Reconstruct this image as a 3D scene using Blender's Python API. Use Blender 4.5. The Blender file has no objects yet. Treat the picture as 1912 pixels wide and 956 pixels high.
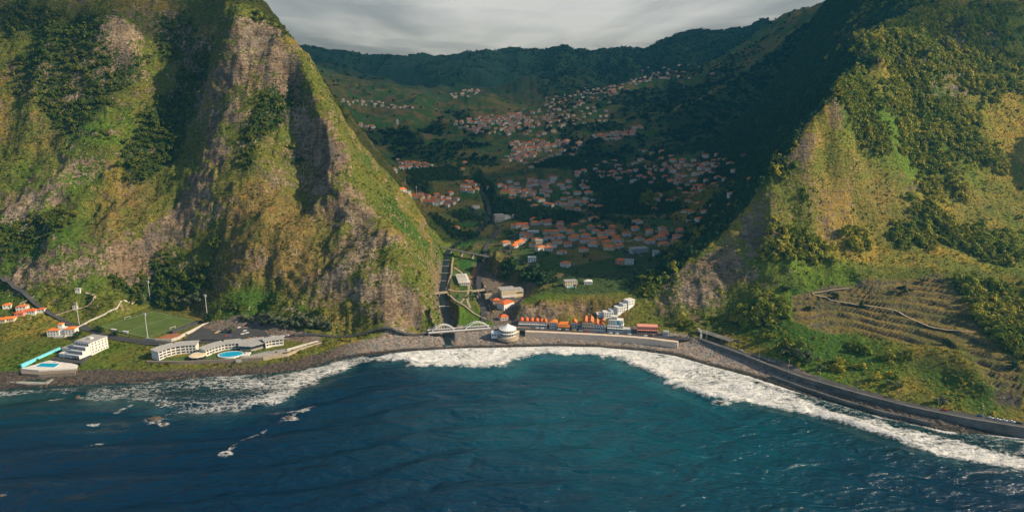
import bpy, math, random
import numpy as np
from mathutils import Vector, Matrix
random.seed(7); RNG = np.random.default_rng(11)
SC = bpy.context.scene
COL = SC.collection

# ------------------------------------------------------------------ camera, sky, sun, exposure
CAM_H, PITCH, FPX = 280.0, 13.4, 1275.0          # drone height (m), tilt below the horizon, focal length (photo px)
cam_data = bpy.data.cameras.new('camera'); cam = bpy.data.objects.new('camera', cam_data); COL.objects.link(cam)
cam.location = (0, 0, CAM_H); cam.rotation_euler = (math.radians(90-PITCH), 0, 0)
cam_data.sensor_width = 36.0; cam_data.lens = 36.0*FPX/1912.0
cam_data.clip_start = 1.0; cam_data.clip_end = 60000.0
SC.camera = cam
SUN_EL, SUN_AZ = 31.5, 100.0                      # azimuth clockwise from +Y (the way the camera looks)
world = bpy.data.worlds.new('World'); SC.world = world; world.use_nodes = True
wn = world.node_tree; bg = wn.nodes['Background']
sky = wn.nodes.new('ShaderNodeTexSky'); sky.sky_type = 'NISHITA'; sky.sun_disc = False
sky.sun_elevation = math.radians(SUN_EL); sky.sun_rotation = math.radians(SUN_AZ)
sky.altitude = 200; sky.air_density = 1.0; sky.dust_density = 1.2
wn.links.new(sky.outputs[0], bg.inputs[0]); bg.inputs[1].default_value = 0.10
sl = bpy.data.lights.new('sun', 'SUN'); sl.energy = 5.0; sl.angle = math.radians(0.55); sl.color = (1.0, 0.81, 0.55)
so = bpy.data.objects.new('sun', sl); COL.objects.link(so)
_a, _e = math.radians(SUN_AZ), math.radians(SUN_EL)
TO_SUN = Vector((math.sin(_a)*math.cos(_e), math.cos(_a)*math.cos(_e), math.sin(_e)))
so.rotation_euler = TO_SUN.to_track_quat('Z', 'Y').to_euler()
so.location = TO_SUN*3000
SC.view_settings.view_transform = 'Standard'; SC.view_settings.look = 'None'
SC.view_settings.exposure = 0.70; SC.view_settings.gamma = 1.0; SC.view_settings.use_curve_mapping = False
SC.render.engine = 'CYCLES'
SC.cycles.use_denoising = True; SC.cycles.use_adaptive_sampling = True; SC.cycles.adaptive_threshold = 0.02
SC.cycles.max_bounces = 5; SC.cycles.diffuse_bounces = 2; SC.cycles.glossy_bounces = 2
SC.cycles.transmission_bounces = 2; SC.cycles.transparent_max_bounces = 6; SC.cycles.volume_bounces = 0
SC.cycles.caustics_reflective = False; SC.cycles.caustics_refractive = False
SC.cycles.sample_clamp_indirect = 4.0

# ------------------------------------------------------------------ survey: photo pixel -> place on the ground
_s, _c = math.sin(math.radians(PITCH)), math.cos(math.radians(PITCH))
def ray(u, v):
    dx, dy = (u-956)/FPX, (478-v)/FPX
    return np.array([dx, _c+dy*_s, -_s+dy*_c])
def G(u, v, z):                                   # point at a known height
    d = ray(u, v); t = (z-CAM_H)/d[2]; return (d[0]*t, d[1]*t, z)
def A(u, v, D):                                   # point at a known distance
    d = ray(u, v); t = D/d[1]; return (d[0]*t, D, CAM_H+d[2]*t)

# ------------------------------------------------------------------ noise
def _hash(ix, iy, iz, seed):
    h = (ix.astype(np.int64)*374761393 + iy.astype(np.int64)*668265263 + iz.astype(np.int64)*2147483647 + seed*1274126177) & 0xFFFFFFFF
    h = ((h ^ (h >> 13))*1274126177) & 0xFFFFFFFF
    h = (h ^ (h >> 16)) & 0xFFFFFFFF
    return h
def vnoise(x, y, z=None, seed=0):                 # smooth value noise in -1..1
    x = np.asarray(x, float); y = np.asarray(y, float)
    fx, fy = np.floor(x), np.floor(y); dx, dy = x-fx, y-fy
    ux, uy = dx*dx*dx*(dx*(dx*6-15)+10), dy*dy*dy*(dy*(dy*6-15)+10)
    def g(ix, iy, iz):
        return (_hash(ix, iy, iz, seed) % 65536)/32767.5-1
    ix, iy = fx.astype(np.int64), fy.astype(np.int64)
    if z is None:
        zz = np.zeros_like(ix)
        a = g(ix, iy, zz); b = g(ix+1, iy, zz); c = g(ix, iy+1, zz); d = g(ix+1, iy+1, zz)
        return (a+(b-a)*ux)*(1-uy)+(c+(d-c)*ux)*uy
    z = np.asarray(z, float); fz = np.floor(z); dz = z-fz; uz = dz*dz*dz*(dz*(dz*6-15)+10); iz = fz.astype(np.int64)
    r = []
    for k in (0, 1):
        a = g(ix, iy, iz+k); b = g(ix+1, iy, iz+k); c = g(ix, iy+1, iz+k); d = g(ix+1, iy+1, iz+k)
        r.append((a+(b-a)*ux)*(1-uy)+(c+(d-c)*ux)*uy)
    return r[0]*(1-uz)+r[1]*uz
def fbm(x, y, s, oct=4, seed=0, z=None, gain=0.5):
    t = 0; a = 1.0; n = 0
    for o in range(oct):
        k = (2.03**o)/s
        t = t+a*vnoise(x*k+o*17.3, y*k-o*9.1, None if z is None else z*k+o*5.7, seed+o*31); n += a; a *= gain
    return t/n
def ridged(x, y, s, oct=4, seed=0, z=None):
    t = 0; a = 1.0; n = 0
    for o in range(oct):
        k = (2.07**o)/s
        t = t+a*(1-np.abs(vnoise(x*k+o*13.3, y*k+o*7.1, None if z is None else z*k, seed+o*29))*2); n += a; a *= 0.5
    return t/n
def sstep(a, b, x):
    t = np.clip((x-a)/(b-a), 0, 1); return t*t*(3-2*t)
def seg_dist(px, py, line, closed=False):         # distance to a polyline, and the height of the nearest point of it
    best = np.full(np.shape(px), 1e12); bz = np.zeros(np.shape(px)); L = list(line)
    if closed: L = L+[L[0]]
    for a, b in zip(L[:-1], L[1:]):
        ax, ay, bx, by = a[0], a[1], b[0], b[1]; vx, vy = bx-ax, by-ay; q = vx*vx+vy*vy+1e-9
        t = np.clip(((px-ax)*vx+(py-ay)*vy)/q, 0, 1)
        d = (px-ax-t*vx)**2+(py-ay-t*vy)**2; m = d < best
        best = np.where(m, d, best)
        if len(a) > 2: bz = np.where(m, a[2]+t*(b[2]-a[2]), bz)
    return np.sqrt(best), bz
def inside(px, py, poly):
    r = np.zeros(np.shape(px), bool); n = len(poly); j = n-1
    for i in range(n):
        xi, yi, xj, yj = poly[i][0], poly[i][1], poly[j][0], poly[j][1]
        r ^= ((yi > py) != (yj > py)) & (px < (xj-xi)*(py-yi)/(yj-yi+1e-12)+xi); j = i
    return r
def sdf(px, py, poly):                            # positive inside
    d, _ = seg_dist(px, py, poly, True); return np.where(inside(px, py, poly), d, -d)

# ------------------------------------------------------------------ terrain control points
SHORE_PX = [(-500,745),(-160,735),(0,727),(60,722),(200,716),(280,712),(400,702),(490,698),(560,690),(600,680),(650,668),(700,662),(770,655),(850,650),(950,648),
            (1040,646),(1120,648),(1200,655),(1260,664),(1320,681),(1400,702),(1480,729),(1560,753),(1650,779),(1760,803),(1912,817),(2100,842),(2400,880)]
SHORE = [G(u, v, 0.0) for u, v in SHORE_PX]
LAND = SHORE+[(2600, 380, 0), (2600, 20000, 0), (-2600, 20000, 0), (-2600, 560, 0)]
CP = [(x, y, 1.0) for x, y, _ in SHORE]
def gz(*L):
    for u, v, z in L: CP.append(G(u, v, z))
def ad(*L):
    for u, v, D in L: CP.append(A(u, v, D))
# low coast on the left, stadium terrace, hotel terrace, road
gz((20,690,5),(-150,690,6),(-150,640,12),(0,660,9),(60,650,9),(100,640,10),(60,605,15),(150,622,10),(0,602,18),(0,576,25),(80,574,26),(150,572,22),(-200,580,24),
   (183,611,10),(285,580,10),(372,600,10),(276,632,10),(278,606,10),(230,597,10),(328,590,10),(324,616,10),(230,620,10),(200,655,9),(250,652,8.5),(287,668,6.5),(287,645,8.5),
   (350,655,7),(400,662,6.5),(450,662,6.5),(350,640,8.5),(420,625,9.5),(480,640,8),(530,645,7),(480,615,10),(560,640,7.5),(600,632,8),(650,626,8),(700,624,8),(760,621,8),(805,618,8),
   (160,590,13),(240,570,14),(340,575,14),(120,665,8),(60,675,7),(140,680,6))
# valley mouth, park, delta
gz((860,540,7.5),(880,500,9),(850,500,9),(840,560,7),(870,580,7),(905,560,8),(925,600,8),(930,570,9),(960,570,10),(960,550,11),(940,535,11),(985,550,12),(905,520,9.5),(900,490,11),(850,472,12),
   (880,465,14),(900,450,18),(930,440,22),(915,420,24),(860,455,16),
   (980,610,9),(1050,612,9),(1120,614,9),(1180,618,9),(1240,628,9),(1290,636,9),(960,603,9.5),(1050,603,9.5),
   (980,620,8),(1080,624,8),(1180,630,8),(1260,637,8),(850,632,5),(920,634,5),(760,636,5),(700,642,5))
# sea cliff under the terraces, plateau, knoll
gz((975,568,26),(1020,560,29),(1080,559,30),(1130,560,30),(1165,560,30),(1160,599,11),(1185,572,24),(1000,598,10),(1090,599,10),(1040,598,10),(1130,599,10.5),(1110,540,33),(1040,540,30),(1160,530,36),(1200,510,40),(1100,510,35),(1060,520,33),
   (930,476,35),(960,480,37),(985,492,35),(1040,508,34),(905,492,18),(912,516,11),(950,522,14),(1000,535,20),(1030,540,28),(900,475,17),
   (1000,485,36),(1100,480,40),(1180,480,44),(1240,470,48),(1000,455,33),(1060,460,37),(1100,440,41),(1180,445,45),(1260,440,50),(950,450,27),(960,430,28),(1000,430,34),(940,410,30),(915,400,26),
   (1050,420,40),(1120,415,46),(1200,410,54),(900,365,46),(880,335,60),(950,395,36),(1000,395,44))
# left mountain: foot
gz((-200,545,40),(0,548,38),(80,552,36),(150,548,36),(220,555,30),(290,553,24),(340,560,20),(390,575,15),(480,592,15),(560,605,14),(650,612,13),(720,611,13),(790,608,11),(817,592,11))
# left mountain: face
ad((-200,480,860),(-200,300,1010),(-200,150,1120),(-200,0,1230),(-200,-150,1400),
   (0,480,855),(0,440,875),(0,400,925),(0,300,990),(0,200,1050),(0,100,1110),(0,0,1185),(0,-120,1320),
   (100,500,838),(100,440,865),(100,380,930),(100,300,985),(100,200,1045),(100,100,1100),(100,0,1170),
   (200,520,852),(200,470,870),(200,430,890),(200,380,930),(200,300,985),(200,200,1040),(200,110,1090),(200,70,1100),(200,30,1120),(200,-80,1220),
   (280,460,895),(300,430,912),(330,400,940),(330,300,1010),(330,200,1080),(330,100,1135),(330,0,1185),
   (430,530,822),(430,450,862),(420,350,930),(415,250,985),(415,170,1025),(415,100,1050),(432,60,1060),(440,36,1070),(420,0,1130),
   (480,100,1052),(480,200,1005),(480,300,955),(500,400,885),(520,480,830),(520,550,802),(545,180,1030),(560,250,1008),(575,320,982),(570,400,922),
   (600,540,792),(620,480,832),(625,420,880),(600,330,968),(680,540,785),(680,480,832),(740,560,782),(730,500,805),
   (817,590,772),(806,568,783),(790,545,795),(760,500,818),(730,460,842),(700,420,868),(660,370,902),(635,320,932),(618,280,955),(605,240,978),(590,205,996),(578,168,1014),(556,108,1046),(530,70,1075),(490,35,1112),(460,0,1150),(420,-50,1210),(330,-130,1300),(180,-150,1360))
# its valley side and the green spur behind
ad((640,235,1075),(680,330,1010),(720,400,940),(760,455,880),(790,500,850),(812,540,825),
   (600,160,1120),(622,195,1150),(650,238,1160),(684,292,1150),(720,318,1150),(745,345,1140),(772,374,1120),(795,412,1085),(803,440,1050),(806,475,1000),(813,515,910),(700,340,1060),(740,390,1010),(775,440,960))
CP += [(-330,1500,210),(-420,1800,190),(-230,1350,120),(-180,1200,62),(-260,1600,110),(-500,1500,330),(-700,1400,480),(-900,1600,560),(-600,2000,330),(-800,2500,420),(-1000,3200,480),(-1400,2200,600)]
# valley west side, church hill, back of the valley
ad((835,420,1330),(820,398,1400),(800,380,1480),(770,368,1520),(757,357,1500),(740,330,1650),(770,312,1800),(800,312,1790),(720,305,1850),(880,355,1560),(860,345,1600),(840,300,1880),(700,285,2000),(760,290,2000),
   (742,231,2300),(720,240,2280),(765,238,2280),(690,255,2350),(800,262,2200),(850,300,1950),(780,270,2120),(710,268,2150),(880,310,1850),
   (660,240,2500),(650,215,2800),(700,215,2800),(760,210,2900),(640,190,3100),(700,190,3200),(750,190,3250),(620,170,3500),(680,165,3700),(780,180,3700),(800,165,4200),(830,225,2700),(805,240,2500),
   (870,175,3600),(840,185,3450),(910,180,3700),(930,200,3300),(860,200,3200))
# village ridge
ad((848,232,2500),(900,222,2700),(960,205,2900),(1020,187,3100),(1100,170,3350),(1160,155,3550),(1240,135,3900),(1330,112,4400),
   (870,250,2360),(920,245,2400),(950,262,2250),(990,235,2450),(1050,225,2550),(1080,200,2850),(1130,200,2850),(1160,180,3150),(960,300,1950),(930,280,2080),(1010,290,1950),(1100,262,2080),(1060,270,2080),(1140,250,2150),(1190,240,2230),
   (1050,300,1800),(1000,320,1720),(1210,200,2900),(1210,170,3300),(1240,215,2600),(1290,170,3100),(1290,140,3700))
# valley floor and east side
ad((940,370,1500),(940,340,1640),(1000,355,1580),(1060,350,1600),(1040,385,1440),(1100,325,1700),(1100,375,1470),(1160,310,1750),(1200,298,1760),(1290,292,1750),(1340,300,1680),(1240,320,1640),
   (1190,345,1500),(1230,350,1480),(1210,375,1420),(1160,385,1420),(1150,360,1480),(1270,380,1400),(1310,350,1480),(1310,410,1260),(1300,380,1370),(1350,330,1480),(1410,340,1340),(1390,300,1520),(1440,310,1340),
   (1280,440,1130),(1320,435,1090),(1280,490,960),(1240,520,905),(1460,260,1450),(1400,265,1650),(1330,265,1850),(1280,260,2000),(1250,270,1950),
   (1490,215,1400),(1480,180,1650),(1400,200,1950),(1330,215,2150),(1470,130,1900),(1400,140,2400),(1340,170,2700),(1505,45,2100),(1490,80,2150),(1450,90,2600),(1545,0,1750),(1560,60,1450),(1555,120,1250),(1530,160,1250),(1600,-60,1600),(1700,-160,1600),
   (1400,90,3600),(1450,70,3700))
# right mountain: ridge, foot, terraces, face
ad((1195,585,798),(1202,552,826),(1250,515,840),(1300,475,850),(1350,438,858),(1390,395,864),(1430,340,870),(1480,285,878),(1520,235,890),(1560,190,905),(1600,125,945),(1650,105,1008),(1720,85,1075),(1800,50,1145),(1880,12,1210),(1960,-40,1270),(2100,-120,1320))
ad((1600,70,1100),(1660,50,1170),(1740,20,1250),(1820,-20,1330),(1920,-90,1430))
gz((1300,622,10),(1400,652,10),(1500,690,10),(1600,720,10),(1700,747,11),(1800,767,11),(1912,784,11),(2060,806,12),(2350,860,12),
   (1310,634,8),(1400,664,8),(1500,702,8),(1600,731,8),(1700,758,8),(1800,778,8),(1912,797,8),(2060,822,8))
ad((1240,600,785),(1240,560,812),(1300,580,785),(1300,540,818),(1350,500,830),(1350,600,768),(1400,600,742),(1400,560,770),(1400,520,800),(1400,450,842),
   (1460,620,705),(1480,605,712),(1480,560,752),(1480,545,765),(1530,625,690),(1590,622,690),(1600,530,775),(1680,520,778),(1750,508,778),(1550,580,735),(1700,600,695),(1650,560,740),(1760,560,730),(1700,640,655),(1790,655,625),(1820,620,655),(1800,580,700),(1860,690,588),(1870,640,625),(1840,720,570),(1912,735,560),(1912,660,610),
   (1520,670,655),(1600,690,632),(1650,690,622),(1700,710,605),(1760,720,592),(1650,660,650),(1580,650,668),
   (1480,525,772),(1480,480,792),(1480,400,845),(1480,335,866),(1540,510,788),(1540,440,838),(1540,330,886),(1540,260,894),(1600,490,803),(1600,400,874),(1600,300,924),(1600,220,936),(1600,160,946),
   (1700,495,805),(1700,400,885),(1700,300,968),(1700,200,1030),(1700,120,1062),(1800,480,815),(1800,400,898),(1800,300,988),(1800,200,1065),(1800,110,1122),(1860,580,690),(1912,600,668),(1912,500,798),(1912,400,905),(1912,300,1000),(1912,200,1088),(1912,100,1168),
   (2080,700,540),(2080,600,610),(2080,400,905),(2080,200,1095),(2080,0,1250),(2350,750,480),(2350,400,690),(2350,0,930))
CP += [(900,1500,700),(1200,2500,700),(1300,3500,650),(1300,1200,760)]
# back wall of the valley
ad((430,60,5300),(540,85,5500),(600,93,5700),(640,98,5800),(740,103,6000),(820,103,6100),(900,97,6100),(950,90,6000),(1030,92,6000),(1080,88,5900),(1140,94,5900),(1180,92,5600),(1220,75,5300),(1260,62,5200),(1330,61,5000),(1400,62,4800),(1460,54,4600),(1500,46,4500),(1600,0,4500),(1800,-60,4500),(200,-20,5000),(0,-60,4800),
   (560,130,4600),(820,145,4900),(900,140,4900),(1300,90,4600),(1380,85,4400),(850,160,4300),(960,165,4200),(1040,160,4200))
for u, v, D, dd, dz in ((848,232,2500,260,90),(900,222,2700,300,100),(960,205,2900,330,110),(1020,187,3100,350,120),(1100,170,3350,380,120),(1160,155,3550,400,120),(1240,135,3900,400,110),(870,175,3600,300,90),(840,185,3450,250,80),(742,231,2300,220,70),(1200,298,1760,160,25),(1180,345,1500,130,22),(1230,345,1500,130,22)):
    _p = A(u, v, D); CP.append((_p[0]*(1+0.6*dd/D), D+dd, _p[2]-dz))
for _L in (((560,100,4700),(640,122,4500),(720,142,4300),(790,160,4100)), ((1230,86,4900),(1150,106,4700),(1060,126,4500),(970,143,4300))):   # spurs in front of the back wall
    for _u, _v, _D in _L: _p = A(_u, _v, _D); CP.append(_p); CP.append((_p[0]*1.04, _D+380, _p[2]-130))
CP += [(x, 7200, 330) for x in (-4500,-2500,-1200,0,1200,2500,4500)]+[(x, 9500, 100) for x in (-6000,-2500,0,2500,6000)]
def along(L, step):                                # closer survey points along the two sharp ridges
    P = [A(*p) for p in L]
    for a, b in zip(P[:-1], P[1:]):
        n = int(math.dist(a, b)/step)
        for k in range(1, n): CP.append(tuple(a[i]+(b[i]-a[i])*k/n for i in range(3)))
along([(817,590,772),(806,568,783),(790,545,795),(760,500,818),(730,460,842),(700,420,868),(660,370,902),(635,320,932),(618,280,955),(605,240,978),(590,205,996),(578,168,1014),(556,108,1046),(530,70,1075),(490,35,1112)], 14)
along([(1195,585,798),(1202,552,826),(1250,515,840),(1300,475,850),(1350,438,858),(1390,395,864),(1430,340,870),(1480,285,878),(1520,235,890),(1560,190,905),(1600,125,945)], 16)
for _u, _v, _D in ((1250,515,840),(1300,475,850),(1350,438,858),(1390,395,864),(1430,340,870),(1480,285,878),(1520,235,890),(1560,190,905)):   # steep hidden side behind the right ridge
    _p = A(_u, _v, _D); CP.append((_p[0]-14, _p[1]+50, _p[2]*0.72)); CP.append((_p[0]-24, _p[1]+120, _p[2]*0.5+8))
ad((1450,262,1150),(1420,325,1085),(1380,372,1060),(1340,412,1030),(1500,205,1180),(1525,165,1210),(1470,240,1165),(1300,450,1000),(1400,345,1075))
gz((822,470,12),(828,452,15),(832,436,19),(820,490,10))
CPA = np.array(CP)
_n = len(CPA)
_M = np.zeros((_n+3, _n+3)); _r = np.hypot(CPA[:,None,0]-CPA[None,:,0], CPA[:,None,1]-CPA[None,:,1])
_M[:_n,:_n] = _r - np.eye(_n)*3.0; _M[:_n,_n] = 1; _M[:_n,_n+1:] = CPA[:,:2]/1000; _M[_n:,:_n] = _M[:_n,_n:].T
_w = np.linalg.solve(_M, np.concatenate([CPA[:,2], [0,0,0]]))
def base_h(x, y):
    x = np.asarray(x, float).ravel(); y = np.asarray(y, float).ravel(); out = np.empty(len(x))
    for i in range(0, len(x), 20000):
        X, Y = x[i:i+20000], y[i:i+20000]
        r = np.sqrt((X[:,None]-CPA[None,:,0].astype(np.float32))**2+(Y[:,None]-CPA[None,:,1])**2)
        out[i:i+20000] = r@_w[:_n]+_w[_n]+_w[_n+1]*X/1000+_w[_n+2]*Y/1000
    return out

# ------------------------------------------------------------------ terrain grid (a fan that widens with distance)
NT = 1000
TT = np.linspace(-0.95, 0.95, NT)
_rows = list(np.arange(425, 1450, 2.6)); _st = 2.6
while _rows[-1] < 9000:
    _st *= 1.012; _rows.append(_rows[-1]+_st)
YY = np.array(_rows); NY = len(YY)
GX = TT[None,:]*YY[:,None]; GY = np.repeat(YY[:,None], NT, 1)
def P2(*L): return [A(u, v, D) for u, v, D in L]
def PZ(z, *L): return [G(u, v, z) for u, v in L]
RIVER = [G(836,652,0.2), G(838,640,1.0), G(833,625,1.5), G(838,602,2.5), G(830,578,3.5), G(825,548,4.5), G(830,520,6), G(832,490,7.5), G(835,470,9), G(850,455,12), G(885,437,17), G(914,410,21), G(914,390,26), G(906,368,37), G(886,338,52)]
CANAL = [G(910,584,4.0), G(900,565,4.2), G(891,543,4.5), G(885,522,5), G(889,506,5.5), G(899,490,6.5)]
TERR_R = P2((1478,545,764),(1600,528,778),(1690,518,780),(1760,506,780),(1800,560,720),(1835,620,655),(1850,640,635),(1912,690,585),(1912,760,540),(1860,740,557),(1800,660,625),(1700,640,655),(1600,622,690),(1530,622,692),(1480,600,715))
PITCH_POLY = [G(*p, 10) for p in ((165,612),(282,572),(392,598),(300,640))]
FIELD_N = [G(*p, 34) for p in ((1020,540),(1060,500),(1200,480),(1280,470),(1230,530),(1170,545),(1080,548))]
def build_heights():
    h = base_h(GX, GY).reshape(NY, NT)
    gy, gx = np.gradient(h)
    dy = np.gradient(YY)[:,None]; dx = (TT[1]-TT[0])*YY[:,None]
    hx = gx/dx; hy = gy/dy-(GX/GY)*hx
    slope = np.hypot(hx, hy)
    k = sstep(0.18, 0.75, slope)
    far = sstep(1300, 3500, GY)
    wx = GX+fbm(GX, GY, 90, 2, 5)*18; wy = GY+fbm(GX, GY, 90, 2, 9)*18
    n = (ridged(wx, wy, 95, 2, 3)-0.25)*13+(ridged(wx, wy, 44, 3, 21, h)-0.2)*6.5+(ridged(wx, wy, 15, 2, 41, h)-0.2)*3.6+fbm(GX, GY, 6.5, 2, 47, h)*1.5
    n = n*k*(1-far)*np.where(GX > 100, 0.55, 1.0)
    nf = (ridged(GX, GY, 700, 5, 77)-0.3)*85*sstep(3400, 5200, GY)*sstep(0.04, 0.25, slope)+(ridged(GX, GY, 300, 5, 78)-0.3)*44*sstep(1500, 2600, GY)
    cl = fbm(GX, GY, 45, 3, 91)*2.0*sstep(0.04, 0.2, slope)+fbm(GX, GY, 8, 2, 92)*0.25
    h = h+n+nf+cl*(1-0.5*far)
    for sz, sd_ in ((17.0, 61), (6.5, 63)):                          # ledges: steeper and flatter bands on the cliffs
        q = h/sz+fbm(GX, GY, 80, 3, sd_)*1.3+fbm(GX, GY, 22, 2, sd_+5)*0.55; f = q-np.floor(q); h = h+(sstep(0.25, 0.85, f)-f)*sz*0.5*(0.6+0.4*fbm(GX, GY, 60, 2, sd_+9))*sstep(0.75, 1.2, slope)*(1-far)
    # rock strata on the steepest faces
    t = sdf(GX, GY, TERR_R); m = sstep(-4, 6, t+fbm(GX, GY, 25, 2, 6)*5)
    stepz = 3.9; q = h/stepz+fbm(GX, GY, 60, 2, 8)*0.5; f = q-np.floor(q); tq = (np.floor(q)+sstep(0.74, 0.97, f))*stepz-fbm(GX, GY, 60, 2, 8)*0.5*stepz
    h = h*(1-m)+tq*m
    t2 = sdf(GX, GY, FIELD_N); m2 = sstep(-2, 6, t2); q = h/1.6; f = q-np.floor(q); h = h*(1-m2)+(np.floor(q)+sstep(0.6, 0.95, f))*1.6*m2
    # flat pitch
    t = sdf(GX, GY, PITCH_POLY); m = sstep(-6, 1, t); h = h*(1-m)+10.0*m
    for poly, z in (([G(*p, 8.5) for p in ((836,556),(838,530),(846,478),(905,478),(898,510),(893,540),(912,583),(906,598),(870,580))], 8.5), ([G(*p, 9.5) for p in ((906,598),(914,585),(897,540),(907,490),(916,514),(945,526),(985,545),(972,560),(955,585),(955,604),(925,612))], 9.5)):
        m = sstep(-9, 1, sdf(GX, GY, poly)); h = h*(1-m)+(z+0.15*fbm(GX, GY, 20, 2, 95))*m
    # river and canal beds
    for line, w, dp in ((RIVER, 6.5, 1.2), (CANAL, 6.0, 1.0)):
        d, z = seg_dist(GX, GY, line)
        b = z-dp+np.clip(d-w, 0, 99)*1.6
        h = np.where(d < w+12, np.minimum(h, b), h)
    # shore
    sd = -sdf(GX, GY, LAND); sd = np.where(GY > 1500, -999, sd)      # positive offshore
    d = -sd
    h = np.where(sd > 0, -0.12*sd, np.minimum(np.maximum(h, 0.4), 0.3+np.interp(GX, [0,230,300,600], [0.095,0.095,0.33,0.33])*np.maximum(d, 0)+0.05*np.maximum(d-22, 0)**1.3+np.maximum(d-38, 0)*2.5))
    return h, slope, d
GZ, SLOPE, SHORE_D = build_heights()
def hgt(x, y):
    t = x/y; i = (t-TT[0])/(TT[1]-TT[0]); j = np.interp(y, YY, np.arange(NY))
    i = min(max(i, 0), NT-2); j = min(max(j, 0), NY-2); i0, j0 = int(i), int(j); a, b = i-i0, j-j0
    return float((GZ[j0,i0]*(1-a)+GZ[j0,i0+1]*a)*(1-b)+(GZ[j0+1,i0]*(1-a)+GZ[j0+1,i0+1]*a)*b)
def at(u, v, zoff=0.0):                            # the ground seen at a photo pixel
    d = ray(u, v); t = d[0]/d[1]; i = min(max((t-TT[0])/(TT[1]-TT[0]), 0), NT-2); i0 = int(i); a = i-i0
    col = GZ[:,i0]*(1-a)+GZ[:,i0+1]*a+zoff
    zr = CAM_H+d[2]/d[1]*YY; s = np.nonzero(col >= zr)[0]
    if len(s) == 0: return None
    j = s[0]
    if j == 0: y = YY[0]
    else:
        e0, e1 = zr[j-1]-col[j-1], zr[j]-col[j]; y = YY[j-1]+(YY[j]-YY[j-1])*e0/(e0-e1+1e-9)
    return (t*y, y, CAM_H+d[2]/d[1]*y-zoff)
def project(x, y, z):
    dz = z-CAM_H; f = y*_c-dz*_s; up = y*_s+dz*_c
    return 956+FPX*x/f, 478-FPX*up/f

# ------------------------------------------------------------------ material helpers
class NT_:
    def __init__(s, name):
        s.m = bpy.data.materials.new(name); s.m.use_nodes = True; s.t = s.m.node_tree; s.n = s.t.nodes
        s.b = s.n['Principled BSDF']; s.o = s.n['Material Output']; s.L = s.t.links.new
    def new(s, typ, **kw):
        x = s.n.new(typ)
        for k, v in kw.items(): setattr(x, k, v)
        return x
    def link(s, a, b): s.L(a, b)
    def val(s, sock, v):
        if hasattr(v, 'is_output') or isinstance(v, bpy.types.NodeSocket): s.L(v, sock)
        elif isinstance(v, (tuple, list)) and len(v) == 3 and sock.type == 'RGBA': sock.default_value = (*v, 1)
        else: sock.default_value = v
    def math(s, op, a, b=None, c=None, clamp=False):
        x = s.new('ShaderNodeMath', operation=op); x.use_clamp = clamp
        s.val(x.inputs[0], a)
        if b is not None: s.val(x.inputs[1], b)
        if c is not None: s.val(x.inputs[2], c)
        return x.outputs[0]
    def noise(s, scale, detail=3, rough=0.55, vec=None, dist=0.0, dim='3D'):
        x = s.new('ShaderNodeTexNoise'); x.noise_dimensions = dim; x.inputs['Scale'].default_value = scale
        x.inputs['Detail'].default_value = detail; x.inputs['Roughness'].default_value = rough; x.inputs['Distortion'].default_value = dist
        if vec is not None: s.L(vec, x.inputs['Vector'])
        return x.outputs['Fac']
    def pos(s): return s.new('ShaderNodeNewGeometry').outputs['Position']
    def obj(s): return s.new('ShaderNodeTexCoord').outputs['Object']
    def attr(s, name, typ='GEOMETRY', out='Fac'):
        x = s.new('ShaderNodeAttribute'); x.attribute_name = name; x.attribute_type = typ; return x.outputs[out]
    def mix(s, f, a, b, blend='MIX'):
        x = s.new('ShaderNodeMix', data_type='RGBA', blend_type=blend); s.val(x.inputs['Factor'], f); s.val(x.inputs[6], a); s.val(x.inputs[7], b); return x.outputs[2]
    def ramp(s, f, stops):
        x = s.new('ShaderNodeValToRGB'); e = x.color_ramp.elements
        while len(e) < len(stops): e.new(0.5)
        for k, (p, c) in enumerate(stops): e[k].position = p; e[k].color = (*c, 1) if len(c) == 3 else c
        s.val(x.inputs[0], f); return x.outputs[0]
    def map(s, v, a, b, c, d, smooth=False):
        x = s.new('ShaderNodeMapRange'); x.clamp = True
        if smooth: x.interpolation_type = 'SMOOTHSTEP'
        s.val(x.inputs['Value'], v)
        for k, q in zip(('From Min','From Max','To Min','To Max'), (a, b, c, d)): x.inputs[k].default_value = q
        return x.outputs[0]
    def scalev(s, v, sx, sy, sz):
        x = s.new('ShaderNodeVectorMath', operation='MULTIPLY'); s.L(v, x.inputs[0]); x.inputs[1].default_value = (sx, sy, sz); return x.outputs[0]
    def bump(s, h, strength=0.5, dist=1.0, normal=None):
        x = s.new('ShaderNodeBump'); x.inputs['Strength'].default_value = strength; x.inputs['Distance'].default_value = dist; s.L(h, x.inputs['Height'])
        if normal is not None: s.L(normal, x.inputs['Normal'])
        return x.outputs[0]
    def done(s, color=None, rough=0.9, normal=None, spec=0.2, metal=0.0):
        if color is not None: s.val(s.b.inputs['Base Color'], color)
        s.val(s.b.inputs['Roughness'], rough); s.b.inputs['Specular IOR Level'].default_value = spec; s.val(s.b.inputs['Metallic'], metal)
        if normal is not None: s.L(normal, s.b.inputs['Normal'])
        return s.m
def paint(name, c, rough=0.7, var=0.25, scale=0.35, spec=0.3):   # painted or plain surface with weathering
    k = NT_(name); p = k.obj(); n = k.noise(scale, 5, 0.65, p)
    f = k.map(n, 0.3, 0.72, 1-var, 1+var*0.35)
    x = k.new('ShaderNodeVectorMath', operation='SCALE'); x.inputs[0].default_value = c; k.L(f, x.inputs['Scale'])
    return k.done(x.outputs[0], rough, None, spec)
MATS = {}
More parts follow.
